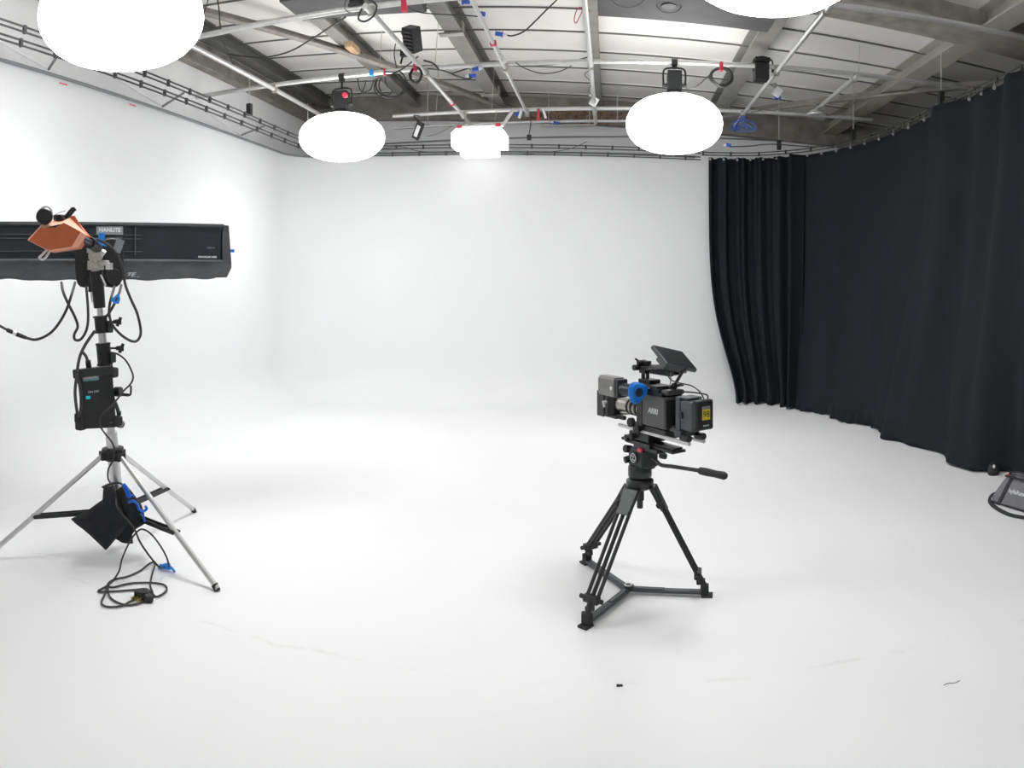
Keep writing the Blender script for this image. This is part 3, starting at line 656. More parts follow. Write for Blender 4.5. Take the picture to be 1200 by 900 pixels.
cable('hanging_cable', [P(500, 160, 9.3), P(515, 156, 9.3), P(530, 148, 9.3), P(545, 146, 9.3)], 0.006, 'cable from the tilted panel lamp to the bright box light', m='greycable')
cable('hanging_cable', [V((-2.2, 9.40, 3.44)), P(440, 176, 9.85), P(470, 172, 9.9), P(500, 178, 9.9), P(600, 181, 9.9), P(660, 176, 9.9), P(688, 166, 9.9)], 0.006, 'slack grey cable low across the back wall track', m='greycable')
cable('hanging_cable', [P(880, 132, 9.3), P(893, 129, 9.3), P(905, 127, 9.3), P(918, 130, 9.3), P(935, 129, 9.3), P(960, 135, 9.3), P(1000, 134, 9.3)], 0.007, 'wavy grey cable under the wire cage lamp', m='greycable')
cable('hanging_cable', [P(855, 172, 9.75), P(880, 171, 9.75), P(905, 169, 9.7), P(960, 172, 9.6), P(1000, 165, 9.4)], 0.008, 'dark cable along the top of the gathered drape')
cable('hanging_cable', [P(424, 10, 5.7), P(420, 22, 5.7), P(428, 25, 5.7), P(438, 18, 5.7), P(441, 6, 5.7), P(432, 0, 5.7)], 0.008, 'black cable loop hanging from the top junction at left')
cable('hanging_cable', [P(708, -10, 6.12), P(722, 5, 6.12), P(738, 9, 6.12), P(752, 3, 6.12), P(760, -10, 6.12)], 0.006, 'thin grey cable swag at the picture top beside the dark board', m='greycable')
cable('hanging_cable', [P(690, 12, 6.1), P(678, 9, 6.1), P(673, 22, 6.1), P(675, 27, 6.1), P(680, 18, 6.1), P(684, 12, 6.1), P(692, 14, 6.1)], 0.004, 'thin red wire loop beside the central pipe', 'wire', 'red')
# drop cable with socket
t = thing('hanging_socket', 'black socket hanging on a short cable right of the bright box light', 'socket', P(620, 165, 9.35))
mb = MB(); mb.tube([P(621, 131, 9.4), P(622, 145, 9.35), P(620, 157, 9.35)], 0.006, n=6); mb.build('flex', 'cable', t)
mb = MB(); c = P(620, 161, 9.35); mb.box(c, (0.055, 0.05, 0.07)); mb.build('body', 'black', t, bevel=0.01)
# blue connectors
def plug(px, py, r, ang, label, body='blueplug', L=0.085):
    c = P(px, py, r); d = V((math.cos(ang), 0.1, math.sin(ang)))
    t = thing('power_connector', label, 'connector', c - V((0, 0, 0.04)))
    mb = MB(); mb.cyl(c - d * L / 2, c + d * L * 0.2, 0.020, n=12); mb.cyl(c + d * L * 0.2, c + d * L * 0.3, 0.028, n=12); mb.build('body', body, t, bevel=0.003)
    mb = MB(); mb.cyl(c + d * L * 0.3, c + d * L * 0.75, 0.019, 0.01, n=10); mb.build('gland', 'white', t)
    return t
for a in ((558, 81, 7.53, 0.15, 'blue connector under the middle pipe, upper of the pair'), (553, 89, 7.42, 3.1, 'blue connector under the middle pipe, lower of the pair'),
          (586, 40, 6.42, -0.2, 'blue and white plug sticking out from the thin grey pipe'), (563, 16, 6.35, 2.9, 'pale blue and grey connector under the top of the thin grey pipe'),
          (607, 133, 9.42, 0.5, 'small blue connector on the rear pipe right of the box light'), (651, 144, 10.1, 2.9, 'small blue connector left of the central pipe in front of the brick strip'),
          (853, 170, 9.7, 3.1, 'small dark blue connector above the left edge of the drapes'), (912, 114, 8.95, 0.2, 'tiny blue connector under the white box on the right pipe'),
          (545, 2, 6.5, 3.0, 'grey and blue connector at the very top beside the wide rafter')):
    plug(*a)
# tapes and ties on pipes
def on_cross(px, Y): return V((Y * math.tan(th(px)), Y, GZ))
def on_depth(px, X, z=GZ - DZ): return V((X, X / math.tan(th(px)), z))
def band(c, w_, h_, m, label, along_y=False, drop=0.0):
    mb = MB(); mb.box(c - V((0, 0, drop)), (0.056, w_, h_) if along_y else (w_, 0.056, h_)); return tag(mb.build('tape_band', m, bevel=0.003), label, 'tape')
band(on_cross(436, 7.43), 0.045, 0.056, 'bluetape', 'blue tape band on the middle pipe left of the heavy cable loops')
band(on_cross(451, 7.43), 0.022, 0.075, 'red', 'red tape band on the middle pipe above the heavy cable loops')
band(on_cross(474, 5.65), 0.045, 0.09, 'red', 'red tag at the picture top under the front cross pipe', drop=0.03)
band(on_depth(530, -1.93), 0.05, 0.056, 'red', 'red tape on the pipe just before it reaches the box light', True)
band(on_cross(631, 9.4), 0.03, 0.15, 'red', 'red ribbon hanging from the rear pipe right of the hanging socket', drop=0.07)
band(on_depth(578, -1.08), 0.05, 0.045, 'red', 'red mark on the thin grey pipe below the blue and white plug', True)
t = thing('cable_bundle', 'blue cord bundle hanging in front of the rear beam right of the lantern', 'cord bundle', P(862, 150, 9.5))
mb = MB(); rr = random.Random(5)
for k in range(5): mb.tube([V((1.735, 9.35, GZ - 0.05))] + [P(872 + rr.uniform(-16, 14), 146 + rr.uniform(-6, 8), 9.45 + rr.uniform(-.08, .08)) for _ in range(4)] + [V((1.735, 9.45, GZ - 0.05))], 0.0045, n=5, k=4)
mb.build('strands', 'blueplug', t)
for px, ang, lab in ((610, 0.3, 'white strap over the rear pipe, left of the two'), (638, -0.3, 'white strap over the rear pipe, right of the two')):
    c = P(px, 133, 9.36); mb = MB(); mb.box(c, (0.03, 0.062, 0.12), Euler((0, ang, 0)).to_matrix()); tag(mb.build('white_strap', 'white', bevel=0.004), lab, 'strap')
mb = MB(); mb.box(P(587, 66, 7.25), (0.05, 0.05, 0.15), Euler((0.2, -0.6, 0)).to_matrix()); tag(mb.build('pipe_sleeve', 'white', bevel=0.004), 'white sleeve where the thin grey pipe meets the middle pipe', 'sleeve')

# ================================================================== LIGHT STAND
# the stand leans a little to the left
def SP(py, dpx=0.0, r=4.43):                # point on the leaning column at picture row py
    px = 139 - (600 - py) * 25 / 270
    return P(px + dpx, py, r)
foot = [V((-1.956, 3.257, 0)), V((-2.78, 4.31, 0)), V((-3.22, 2.77, 0))]
axis = (SP(330) - SP(600)).normalized()
def col(z):
    a = SP(600); return a + axis * ((z - a.z) / axis.z)
base = col(0.0); base.z = 0
st = thing('light_stand', 'chrome and black three legged lighting stand holding the long strip light', 'light stand', base)
apex = col(SP(533).z)
mb = MB(); mb.cyl(col(0.16), col(apex.z + 0.14), 0.037, n=20); mb.cyl(col(0.13), col(0.16), 0.028, n=14); mb.build('column', 'chrome', st)
mb = MB(); mb.cyl(col(apex.z + 0.13), col(1.33), 0.026, n=16); mb.cyl(col(1.28), col(1.55), 0.019, n=16); mb.build('column', 'chrome', st)
# apex collar
mb = MB(); mb.cyl(apex - axis * 0.03, apex + axis * 0.03, 0.055, n=20); mb.cyl(apex + axis * 0.02, apex + axis * 0.045, 0.068, n=20)
for f in foot:
    d = (f - apex); d.z = 0; d.normalize(); mb.box(apex + d * 0.06, (0.06, 0.05, 0.05), frame_from((0, 0, 1), d))
mb.build('leg_collar', 'black', st, bevel=0.004)
low = col(0.235)
for i, f in enumerate(foot):
    d = (f - apex); dh = V((d.x, d.y, 0)).normalized(); top = apex + dh * 0.07
    tip = f + V((0, 0, 0.012)); mid = top + (tip - top) * (0.60 if i != 1 else 0.58)
    mb = MB(); mb.cyl(top, tip, 0.0155, n=12); lg = mb.build('leg', 'chrome', st)
    mb = MB(); mb.cyl(tip + (top - tip).normalized() * 0.03, tip - V((0, 0, 0.01)), 0.019, 0.016, n=10); mb.build('foot_cap', 'rubber', lg)
    side = dh.cross(V((0, 0, 1)))
    mb = MB()
    for s in (-1, 1): mb.bar(low + dh * 0.03 + side * s * 0.018, mid + side * s * 0.018, 0.006, 0.024, up=(0, 0, 1))
    mb.cyl(mid - side * 0.03, mid + side * 0.03, 0.008, n=8)
    mb.build('brace', 'blackmetal', st, bevel=0.001)
mb = MB(); mb.cyl(low - axis * 0.03, low + axis * 0.03, 0.05, n=18); mb.build('lower_collar', 'black', st, bevel=0.003)
# column collars with knobs
for (y0, y1, kn) in ((428, 402, 408), (390, 370, 377)):
    a, b = SP(y0), SP(y1); mb = MB(); mb.cyl(a, b, 0.044 if y0 > 400 else 0.040, n=18); mb.cyl(a, a + axis * 0.012, 0.050, n=18); mb.cyl(b - axis * 0.01, b, 0.048, n=18)
    mb.box((a + b) / 2 + V((0.045, 0.02, -0.02)), (0.03, 0.05, 0.06)); cl = mb.build('collar', 'black', st, bevel=0.003)
    k = SP(kn); dr = V((0.78, 0.62, 0.0))
    mb = MB(); mb.cyl(k + dr * 0.03, k + dr * 0.085, 0.007, n=8); mb.cyl(k + dr * 0.075, k + dr * 0.125, 0.012, 0.02, n=10); mb.box(k + dr * 0.11 + V((0, 0, 0.0)), (0.02, 0.03, 0.06), Euler((0, 0.4, 0.67)).to_matrix()); mb.build('knob', 'black', cl, bevel=0.002)
# top receiver
a, b = SP(361), SP(318); mb = MB(); mb.cyl(a, b, 0.036, 0.042, n=18); mb.box((a + b) / 2 + V((-0.03, 0, 0.03)), (0.05, 0.06, 0.09)); hd = mb.build('receiver', 'black', st, bevel=0.004)
k = SP(348); mb = MB(); mb.cyl(k + V((-0.025, -0.045, 0.03)), k + V((0.0, -0.06, -0.03)), 0.005, n=8); mb.build('locking_pin', 'chrome', hd)

# ---------------- strip light
Rr = P(259, 300, 5.0); Lf = P(0, 300, 4.8)
ax = V((Rr.x - Lf.x, Rr.y - Lf.y, 0)).normalized(); out = V((ax.y, -ax.x, 0))       # out: towards the viewer
if out.dot(V((-Lf.x, -Lf.y, 0))) < 0: out = -out
R0 = V((Rr.x, Rr.y, 0)); L0 = V((Lf.x, Lf.y, 0)) - ax * 0.42
zt_, zm_, zb_ = EYE + 0.415, EYE + 0.175, EYE + 0.055
L0c = (L0 + R0) / 2
sl = thing('strip_light', 'long black strip light in a softbox cover mounted across the lighting stand', 'strip light', (L0c.x, L0c.y, zb_))
lamp_len = (R0 - L0).length
mb = MB(); mb.loft([L0 + V((0, 0, zt_ - 0.012)) , L0 + V((0, 0, zm_)), L0 - out * 0.10 + V((0, 0, zm_ + 0.01)), L0 - out * 0.10 + V((0, 0, zt_ - 0.02))],
                   [R0 + V((0, 0, zt_ - 0.012)), R0 + V((0, 0, zm_)), R0 - out * 0.10 + V((0, 0, zm_ + 0.01)), R0 - out * 0.10 + V((0, 0, zt_ - 0.02))])
body = mb.build('housing', 'softbox', sl, bevel=0.004)
# shallow ribs and rim on the back
mb = MB()
for z in (zt_ - 0.075, zt_ - 0.10, zm_ + 0.055): mb.bar(L0 + out * 0.002 + V((0, 0, z)), R0 - ax * 0.55 + out * 0.002 + V((0, 0, z)), 0.005, 0.006, up=(0, 0, 1))
mb.bar(R0 - ax * 0.60 + out * 0.003 + V((0, 0, zm_ + 0.03)), R0 - ax * 0.60 + out * 0.003 + V((0, 0, zt_ - 0.02)), 0.03, 0.006, up=ax)
mb.build('back_rib', 'softgrey', sl)
mb = MB(); mb.bar(L0 + V((0, 0, zt_)), R0 + ax * 0.02 + V((0, 0, zt_)), 0.02, 0.022, up=(0, 0, 1)); mb.build('top_rim', 'softgrey', sl, bevel=0.004)
# fabric skirt: sagging lower flank, upper flank and end
def skirt():
    mb = MB(); n = 60; vs_ = []; m = 7
    for i in range(n + 1):
        s = i / n; p = L0 + (R0 + ax * 0.02 - L0) * s; sag = -0.018 * math.sin(PI * s) + 0.004 * math.sin(31 * s) + 0.003 * math.sin(57 * s)
        prof = [(0.006, zm_ + 0.004), (0.004, zm_ - 0.02), (-0.05, zm_ - 0.055 + 0.004 * math.sin(40 * s)), (-0.12, zm_ - 0.09 + 0.004 * math.sin(23 * s + 2)), (-0.20, zb_ + sag + 0.012), (-0.215, zb_ + sag), (-0.22, zb_ + 0.03)]
        vs_ += [p + out * d + V((0, 0, z)) for d, z in prof]
    mb.add(vs_, [(i * m + j, i * m + j + 1, (i + 1) * m + j + 1, (i + 1) * m + j) for i in range(n) for j in range(m - 1)]); return mb
q = skirt().build('lower_skirt', 'softgrey', sl, angle=60); q.modifiers.new('s', 'SOLIDIFY').thickness = 0.006
mb = MB(); mb.loft([L0 + V((0, 0, zt_)), L0 - out * 0.22 + V((0, 0, zt_ + 0.0)), L0 - out * 0.22 + V((0, 0, zt_ - 0.02)), L0 + V((0, 0, zt_ - 0.02))], [R0 + V((0, 0, zt_)), R0 - out * 0.22 + V((0, 0, zt_)), R0 - out * 0.22 + V((0, 0, zt_ - 0.02)), R0 + V((0, 0, zt_ - 0.02))])
mb.build('upper_skirt', 'softgrey', sl)
mb = MB(); e = R0 + ax * 0.012
mb.loft([e + V((0, 0, zt_ + 0.008)), e + ax * 0.0 + V((0, 0, zm_ - 0.02)), e - out * 0.10 + V((0, 0, zm_ - 0.05)), e - out * 0.22 + V((0, 0, zb_)), e - out * 0.22 + V((0, 0, zt_ - 0.02))],
        [e + ax * 0.045 + V((0, 0, zt_ + 0.006)), e + ax * 0.065 + V((0, 0, zm_ - 0.03)), e + ax * 0.09 - out * 0.10 + V((0, 0, zm_ - 0.055)), e + ax * 0.10 - out * 0.22 + V((0, 0, zb_ + 0.003)), e + ax * 0.10 - out * 0.22 + V((0, 0, zt_ - 0.06))])
mb.build('end_cover', 'softgrey', sl, bevel=0.008)
mb = MB(); mb.loft([L0 - out * 0.225 + V((0, 0, zt_ - 0.01)), R0 - out * 0.225 + V((0, 0, zt_ - 0.01)), R0 - out * 0.225 + V((0, 0, zb_ + 0.02)), L0 - out * 0.225 + V((0, 0, zb_ + 0.02))],
                   [L0 - out * 0.23 + V((0, 0, zt_ - 0.01)), R0 - out * 0.23 + V((0, 0, zt_ - 0.01)), R0 - out * 0.23 + V((0, 0, zb_ + 0.02)), L0 - out * 0.23 + V((0, 0, zb_ + 0.02))]); mb.build('diffuser', 'white', sl)
def onback(px, py, lift=0.004):             # point of the housing's back face seen at a pixel
    a = th(px); dr = V((math.sin(a), math.cos(a), 0)); nrm = out
    t_ = (L0.dot(nrm)) / dr.dot(nrm); p = dr * t_; p.z = EYE + (HY - py) * t_ / F; return p + out * lift
a, b = onback(113, 265.5), onback(144, 275)
mb = MB(); mb.loft([onback(113, 265.5, 0), onback(144, 265.5, 0), onback(144, 275, 0), onback(113, 275, 0)], [onback(113, 265.5, 0.006), onback(144, 265.5, 0.006), onback(144, 275, 0.006), onback(113, 275, 0.006)])
lp = mb.build('name_plate', 'labelgrey', sl)
text('NANLITE', lp, onback(128.5, 269.7, 0.0075), ax, (0, 0, 1), 0.036, bold=0.0012)
mb = MB(); mb.bar(onback(113, 280, 0.01), onback(143, 278.5, 0.01), 0.012, 0.012, up=(0, 0, 1)); mb.bar(onback(118, 284, 0.006), onback(143, 283, 0.006), 0.012, 0.03, up=(0, 0, 1)); mb.build('heat_sink', 'slate', sl)
text('NANLITE', sl, onback(247, 290.5), ax, (0, 0, 1), 0.013, 'inkgrey'); text('PAVOSLIM 240B', sl, onback(243, 301.3), ax, (0, 0, 1), 0.019, 'ink', bold=0.0006)
sk = out * 0.10 + V((0, 0, 0.09)); upv = (out * 0.12 + V((0, 0, 0.085)))
def onskirt(px, py):
    r = 4.93; p = P(px, py, r); return p
text('TE', sl, onskirt(153, 321.5), ax, upv, 0.05, 'ink', shear=0.3, bold=0.0015); text('SOFT BOX', sl, onskirt(159, 324.5), ax, upv, 0.012, 'ink')
mb = MB(); mb.box(R0 + ax * 0.095 - out * 0.08 + V((0, 0, EYE + (HY - 293) * 4.98 / F)), (0.05, 0.012, 0.022), frame_from((0, 0, 1), out).to_3x3() if False else Matrix((ax, -out, V((0, 0, 1)))).transposed())
q = mb.build('pull_tab', 'bluetape', sl); q['label'] = 'blue pull tab'
# yoke plates behind the stand head
yk = MB()
for cx, cy, w_, h_, r in ((99, 308, 22, 58, 4.58), (131, 308, 29, 58, 4.60)):
    poly = []
    for i in range(20):
        a = 2 * PI * i / 20; poly.append(P(cx + w_ / 2 * math.copysign(abs(math.cos(a)) ** 0.7, math.cos(a)), cy + h_ / 2 * math.copysign(abs(math.sin(a)) ** 0.7, math.sin(a)), r))
    yk.prism(poly, -out * 0.03)
yk.box(P(115, 322, 4.60), (0.16, 0.03, 0.09), Matrix((ax, -out, V((0, 0, 1)))).transposed())
q = yk.build('yoke', 'black', sl, bevel=0.006)
mb = MB(); c = P(139, 288, 4.54); mb.box(c, (0.05, 0.012, 0.085), Matrix((ax, -out, V((0, 0, 1)))).transposed() @ Euler((0, 0.35, 0)).to_matrix()); mb.build('warning_label', 'labelgrey', q)
mb = MB(); mb.cyl(P(133, 324, 4.56), P(133, 324, 4.52), 0.05, n=20); mb.build('tilt_knob', 'rubber', q, bevel=0.004)

# ---------------- grip head with the orange box
gh = thing('grip_head', 'silver grip head clamped on top of the lighting stand', 'grip head', P(112, 320, 4.42))
mb = MB(); mb.cyl(P(112, 322, 4.42), P(112, 284, 4.42), 0.028, n=14); mb.cyl(P(112, 300, 4.36), P(112, 300, 4.50), 0.045, n=16); mb.box(P(111, 291, 4.40), (0.07, 0.07, 0.06)); mb.box(P(112, 311, 4.40), (0.075, 0.07, 0.055)); mb.build('body', 'zinc', gh, bevel=0.004)
mb = MB(); mb.cyl(P(115, 308, 4.38), P(127, 308, 4.34), 0.016, n=10); mb.box(P(128, 312, 4.34), (0.035, 0.03, 0.04)); mb.build('tee_handle', 'chrome', gh, bevel=0.002)
mb = MB(); mb.cyl(P(119, 300, 4.36), P(122, 294, 4.34), 0.009, 0.016, n=8); mb.build('wing_screw', 'chrome', gh)
mb = MB(); mb.cyl(P(118, 322, 4.36), P(124, 335, 4.36), 0.006, n=8); mb.build('pin', 'chrome', gh)
mb = MB(); mb.cyl(P(95, 279, 4.12), P(113, 289, 4.36), 0.022, n=14); mb.cyl(P(105, 284, 4.25), P(114, 290, 4.38), 0.036, n=14); mb.build('spigot', 'blackmetal', gh, bevel=0.003)
ob = thing('orange_housing', 'faceted orange box on the end of the arm in front of the strip light', 'orange box', P(67, 296, 4.0))
f = [(33.5, 281.5), (47.5, 267), (58, 266), (66, 265.5), (75, 261), (94.5, 271.5), (84, 289), (57, 293.3)]
mb = MB(); A = [P(x, y, 3.97) for x, y in f]; B = [P(x, y, r) for (x, y), r in zip([(32, 281.3), (48, 264), (62, 257), (72, 255), (83, 253), (102, 276), (91, 290.5), (59, 295.3)], (4.02, 4.1, 4.2, 4.2, 4.2, 4.14, 4.05, 4.02))]
cx = sum(p.x for p in A) / 8; 
mb.add(A + [V((sum(p.x for p in A) / 8, sum(p.y for p in A) / 8, sum(p.z for p in A) / 8 + 0.004)) + (V((0.64, -0.76, 0)) * -0.012)], [(i, (i + 1) % 8, 8) for i in range(8)])
mb.build('front_face', 'orange', ob, angle=10)
mb = MB(); mb.loft(A, B, caps=False); q = mb.build('bevelled_edge', 'orangelight', ob, angle=10)
mb = MB(); C_ = [p + V((-0.06, 0.10, 0.0)) for p in B]; mb.loft(B, C_); mb.build('shell', 'orange', ob, angle=10)
mb = MB(); mb.prism([P(x, y, 4.155) for x, y in ((75, 260), (83, 253), (87.5, 253), (100, 274), (94, 271.5))], V((-0.004, 0.008, 0))); mb.build('upper_flap', 'orange', ob)
mb = MB(); mb.prism([P(x, y, 3.955) for x, y in ((54, 266.3), (71, 262.5), (64, 266.8))], V((0, 0.004, 0))); mb.build('notch', 'rubber', ob)
mb = MB(); mb.tube([P(55, 293, 4.02), P(49, 299, 4.02), P(46, 302, 4.02), P(50, 304, 4.02), P(54, 301, 4.02), P(58, 295, 4.02)], 0.007, n=8, k=4); mb.build('wire_bail', 'chrome', ob)
mb = MB(); q = P(52, 254, 3.98); d = (P(60, 250, 4.2) - q).normalized(); mb.lathe([(0.030, -0.002), (0.043, -0.004), (0.047, 0.002), (0.047, 0.02), (0.04, 0.10), (0.03, 0.12)], q, (-0.60, 0.70, 0.30)); t = tag(mb.build('black_tube', 'blackmetal'), 'short black tube with a dark round mouth on top of the orange box', 'tube')
mb = MB(); mb.cyl(q, q - V((-0.60, 0.70, 0.30)) * 0.008, 0.038, n=24); mb.build('mouth', 'rubber', t)
sc = thing('spring_clamp', 'black spring clamp with loop handles gripping the top of the orange box', 'clamp', P(73, 258, 4.15))
for dp, nm in (((0, 0), 'jaw'), ((3, 1.5), 'jaw')):
    mb = MB(); mb.tube([P(66 + dp[0], 255 + dp[1], 4.13), P(72 + dp[0], 258 + dp[1], 4.14), P(78 + dp[0], 252 + dp[1], 4.14), P(83 + dp[0], 246 + dp[1], 4.14), P(86 + dp[0] * .6, 244 + dp[1], 4.14), P(88, 247, 4.14)], 0.008, n=8, k=4); mb.build(nm, 'blackmetal', sc)
mb = MB(); mb.cyl(P(70, 257, 4.1), P(75, 257, 4.18), 0.022, n=10); mb.box(P(69, 255, 4.13), (0.05, 0.04, 0.03)); mb.build('spring', 'blackmetal', sc)
mb = MB(); mb.tube([P(62, 253, 4.1), P(70, 249, 4.12), P(77, 247, 4.12)], 0.002, n=5); mb.build('wire', 'greycable', sc)
def tapeflag(pts, r, label, parent=None, m='bluetape'):
    mb = MB(); mb.prism([P(x, y, r) for x, y in pts], V((0.003, 0.006, 0))); return tag(mb.build('blue_tape', m), label, 'tape')
tapeflag([(116, 272.5), (122, 273), (121, 284), (118, 284.5), (115, 280)], 4.30, 'bright blue tape flag above the grip head')
tapeflag([(114, 282.5), (122, 286), (124, 289), (116, 285.5)], 4.295, 'blue tape strip wrapped on the cable by the grip head')

# ---------------- power supply box
tl, trr, br_, bl_ = P(90, 437, 4.28), P(131, 433, 4.28), P(136, 501, 4.28), P(97, 503, 4.28)
ps = thing('power_supply', 'black power supply box hung on the lighting stand column', 'power supply', (bl_ + br_) / 2)
back = V((-0.55, 0.72, 0)) * 0.09
mb = MB(); mb.loft([tl, trr, br_, bl_], [p + back for p in (tl, trr, br_, bl_)]); mb.build('housing', 'black', ps, bevel=0.006)
rx = (trr - tl).normalized(); uz = (tl - bl_).normalized(); nf = rx.cross(uz)
def onbox(u, v, lift=0.003): return tl + (trr - tl) * u + (bl_ - tl) * v - back.normalized() * lift
for (y, x0, x1) in ((0.02, -0.12, 1.12),):
    mb = MB(); mb.bar(onbox(x0, y, -0.02), onbox(x1 - 0.08, y - 0.015, -0.02), 0.06, 0.05, up=uz); mb.build('top_bracket', 'blackmetal', ps, bevel=0.005)
for u, v in ((-0.05, 0.80), (-0.05, 0.93), (1.02, 0.06), (0.99, 0.92)):
    mb = MB(); p = onbox(u, v, -0.015); mb.box(p, (0.05, 0.06, 0.06)); mb.build('corner_guard', 'rubber', ps, bevel=0.012)
mb = MB(); mb.box(onbox(0.38, 0.115), (0.095, 0.004, 0.026), Matrix((rx, nf.cross(rx).cross(rx) if False else back.normalized(), uz)).transposed()); lb = mb.build('brand_plate', 'labelgrey', ps)
text('NANLITE', lb, onbox(0.38, 0.105, 0.006), rx, uz, 0.017); mb = MB(); mb.box(onbox(0.38, 0.15, 0.0035), (0.085, 0.004, 0.008), Matrix((rx, back.normalized(), uz)).transposed()); mb.build('stripe', 'teal', lb)
text('ON OFF', ps, onbox(0.42, 0.36), rx, uz, 0.018, 'ink'); text('NANLITE', ps, onbox(0.87, 0.93), rx, uz, 0.009, 'inkgrey')
mb = MB(); mb.box(onbox(0.25, 0.45), (0.026, 0.004, 0.018), Matrix((rx, back.normalized(), uz)).transposed()); mb.build('display', 'led', ps)
for u in (0.78, 0.92):
    mb = MB(); mb.bar(onbox(u, 0.03, 0.004), onbox(u + 0.06, 0.55, 0.004), 0.012, 0.008, up=nf); mb.build('strap', 'webbing', ps)
mb = MB(); a = P(141, 462, 4.32); mb.cyl(a, P(151, 463, 4.30), 0.010, n=8); mb.tube([P(150, 463, 4.30), P(153, 462, 4.30), P(153.5, 452, 4.30)], 0.007, n=8, k=3); mb.cyl(P(135, 459, 4.36), P(142, 459, 4.34), 0.03, n=12); mb.build('side_latch', 'blackmetal', ps, bevel=0.002)
mb = MB(); mb.tube([P(134, 470, 4.33), P(138, 480, 4.33), P(139, 490, 4.33), P(136, 498, 4.33)], 0.012, n=8, k=3); mb.cyl(P(138, 496, 4.30), P(142, 497, 4.36), 0.024, n=12); mb.cyl(P(139, 484, 4.32), P(142, 484, 4.32), 0.012, n=8); mb.build('side_clamp', 'slate', ps)

# ---------------- cables of the stand
def scable(pts, r, label, m='cable', rr=4.30): return cable('stand_cable', [P(p[0], p[1], p[2] if len(p) > 2 else rr) for p in pts], r, label, 'cable', m)
scable([(88, 331, 4.5), (84, 345), (77, 365), (66, 383), (55, 393), (42, 398), (31, 396)], 0.0085, 'black cable swinging from the strip light left to the inline joint')
scable([(-12, 376), (0, 382), (9, 387)], 0.0085, 'black cable entering from the left picture edge')
t = thing('inline_connector', 'slim inline cable joint with a silver ring left of the stand', 'connector', P(19, 392, 4.3))
mb = MB(); mb.cyl(P(8, 386.5, 4.3), P(15, 389.5, 4.3), 0.013, n=10); mb.cyl(P(19, 391.5, 4.3), P(31, 396, 4.3), 0.014, 0.011, n=10); mb.build('sleeve', 'rubber', t)
mb = MB(); mb.cyl(P(15, 389.5, 4.3), P(19, 391.5, 4.3), 0.013, n=12); mb.build('ring', 'chrome', t)
scable([(72, 331, 4.5), (74, 342), (80, 356), (88, 372), (91, 383), (87, 392), (88, 398), (94, 398), (100, 390), (103, 378), (103, 360), (101, 335, 4.4)], 0.0085, 'black cable making the long hanging loop left of the column')
scable([(134, 336, 4.45), (130, 350), (128, 362), (129, 374), (134, 384), (144, 394), (155, 400), (162, 398), (165, 388), (161, 368), (154, 352), (147, 334), (143, 312), (137, 298), (128, 288), (116, 282), (106, 280)], 0.0085, 'black cable making the large loop right of the column')
scable([(142, 334, 4.45), (139, 345), (133, 358), (127, 368, 4.38), (123, 372, 4.40)], 0.0085, 'short black cable crossing behind the blue taped loop')
scable([(111, 388, 4.35), (100, 404, 4.3), (93, 420, 4.25), (90, 440, 4.22), (88, 460, 4.2), (90, 480, 4.2), (92, 487, 4.2), (95, 478, 4.22), (94, 455, 4.22), (90, 440, 4.22)], 0.0095, 'thick black cable looped down the left side of the power supply box')
scable([(96, 412, 4.25), (101, 418, 4.27), (103, 426, 4.3), (104, 436, 4.33)], 0.009, 'short thick cable plugged into the top of the power supply box')
mb = MB(); mb.cyl(P(103, 423, 4.3), P(105, 436, 4.33), 0.016, 0.018, n=12); tag(mb.build('cable_plug', 'rubber'), 'black plug in the top of the power supply box', 'plug')
scable([(130, 413, 4.40), (138, 415), (147, 422), (153, 432), (156, 442), (153, 450), (145, 458), (138, 467, 4.25), (131, 475, 4.2), (123, 482, 4.19), (117, 490, 4.19), (118, 500, 4.19), (123, 508, 4.25), (131, 518, 4.3), (134, 528, 4.33), (132, 540), (127, 550), (127, 562), (134, 572), (136, 590, 4.12), (141, 600, 4.1), (150, 610, 4.08), (158, 621, 4.05), (164, 635, 4.0), (174, 650, 3.98), (184, 662, 3.95), (190, 666, 4.0)], 0.0055, 'long thin black cable running from the column down over the sandbag to the floor')
tapeflag([(131, 350), (138, 344), (140, 350), (138, 356), (134, 356), (130.5, 353)], 4.28, 'pale blue tape joining the cable loop beside the column')
# floor coil
def gc(pts, dz=0.006): return [G(x, y) + V((0, 0, dz)) for x, y in pts]
fc = thing('floor_cable', 'thin black mains cable coiled loosely on the floor under the stand', 'cable', G(155, 692))
air = [P(198, 664, 4.02), P(196, 655, 3.98), P(190, 643, 3.97), P(180, 629, 4.0), P(170, 621, 4.0), P(162, 622, 4.0), P(152, 635, 3.98), P(143, 655, 3.95), P(140, 668, 3.9)]
mb = MB(); mb.tube(air + gc([(134, 680), (126, 688), (115, 695), (135, 694.5), (158, 693), (171, 692), (178, 697), (184, 701), (195, 694), (192, 687), (175, 684.5), (152, 685.5), (132, 690), (126, 687), (133, 681), (150, 677), (165, 670), (175, 662), (182, 661), (178, 675), (176, 688), (179, 697), (176, 702), (165, 708), (150, 711), (136, 707), (128, 700), (126, 690), (122, 700), (119, 709), (127, 713), (142, 712), (152, 707), (160, 703)], 0.008), 0.0055, n=6, k=5); mb.build('flex', 'cable', fc)
q = G(166, 702); mb = MB(); mb.box(q + V((0, 0, 0.024)), (0.075, 0.05, 0.045), Euler((0, 0, 0.5)).to_matrix()); mb.box(q + V((0.05, -0.01, 0.02)), (0.05, 0.04, 0.035), Euler((0, 0.2, 0.8)).to_matrix()); pg = mb.build('mains_plug', 'black', fc, bevel=0.01)
for dx in (-0.02, 0.0, 0.02):
    mb = MB(); mb.box(q + V((dx, -0.045, 0.018)), (0.007, 0.03, 0.01)); mb.build('pin', 'brass', pg)
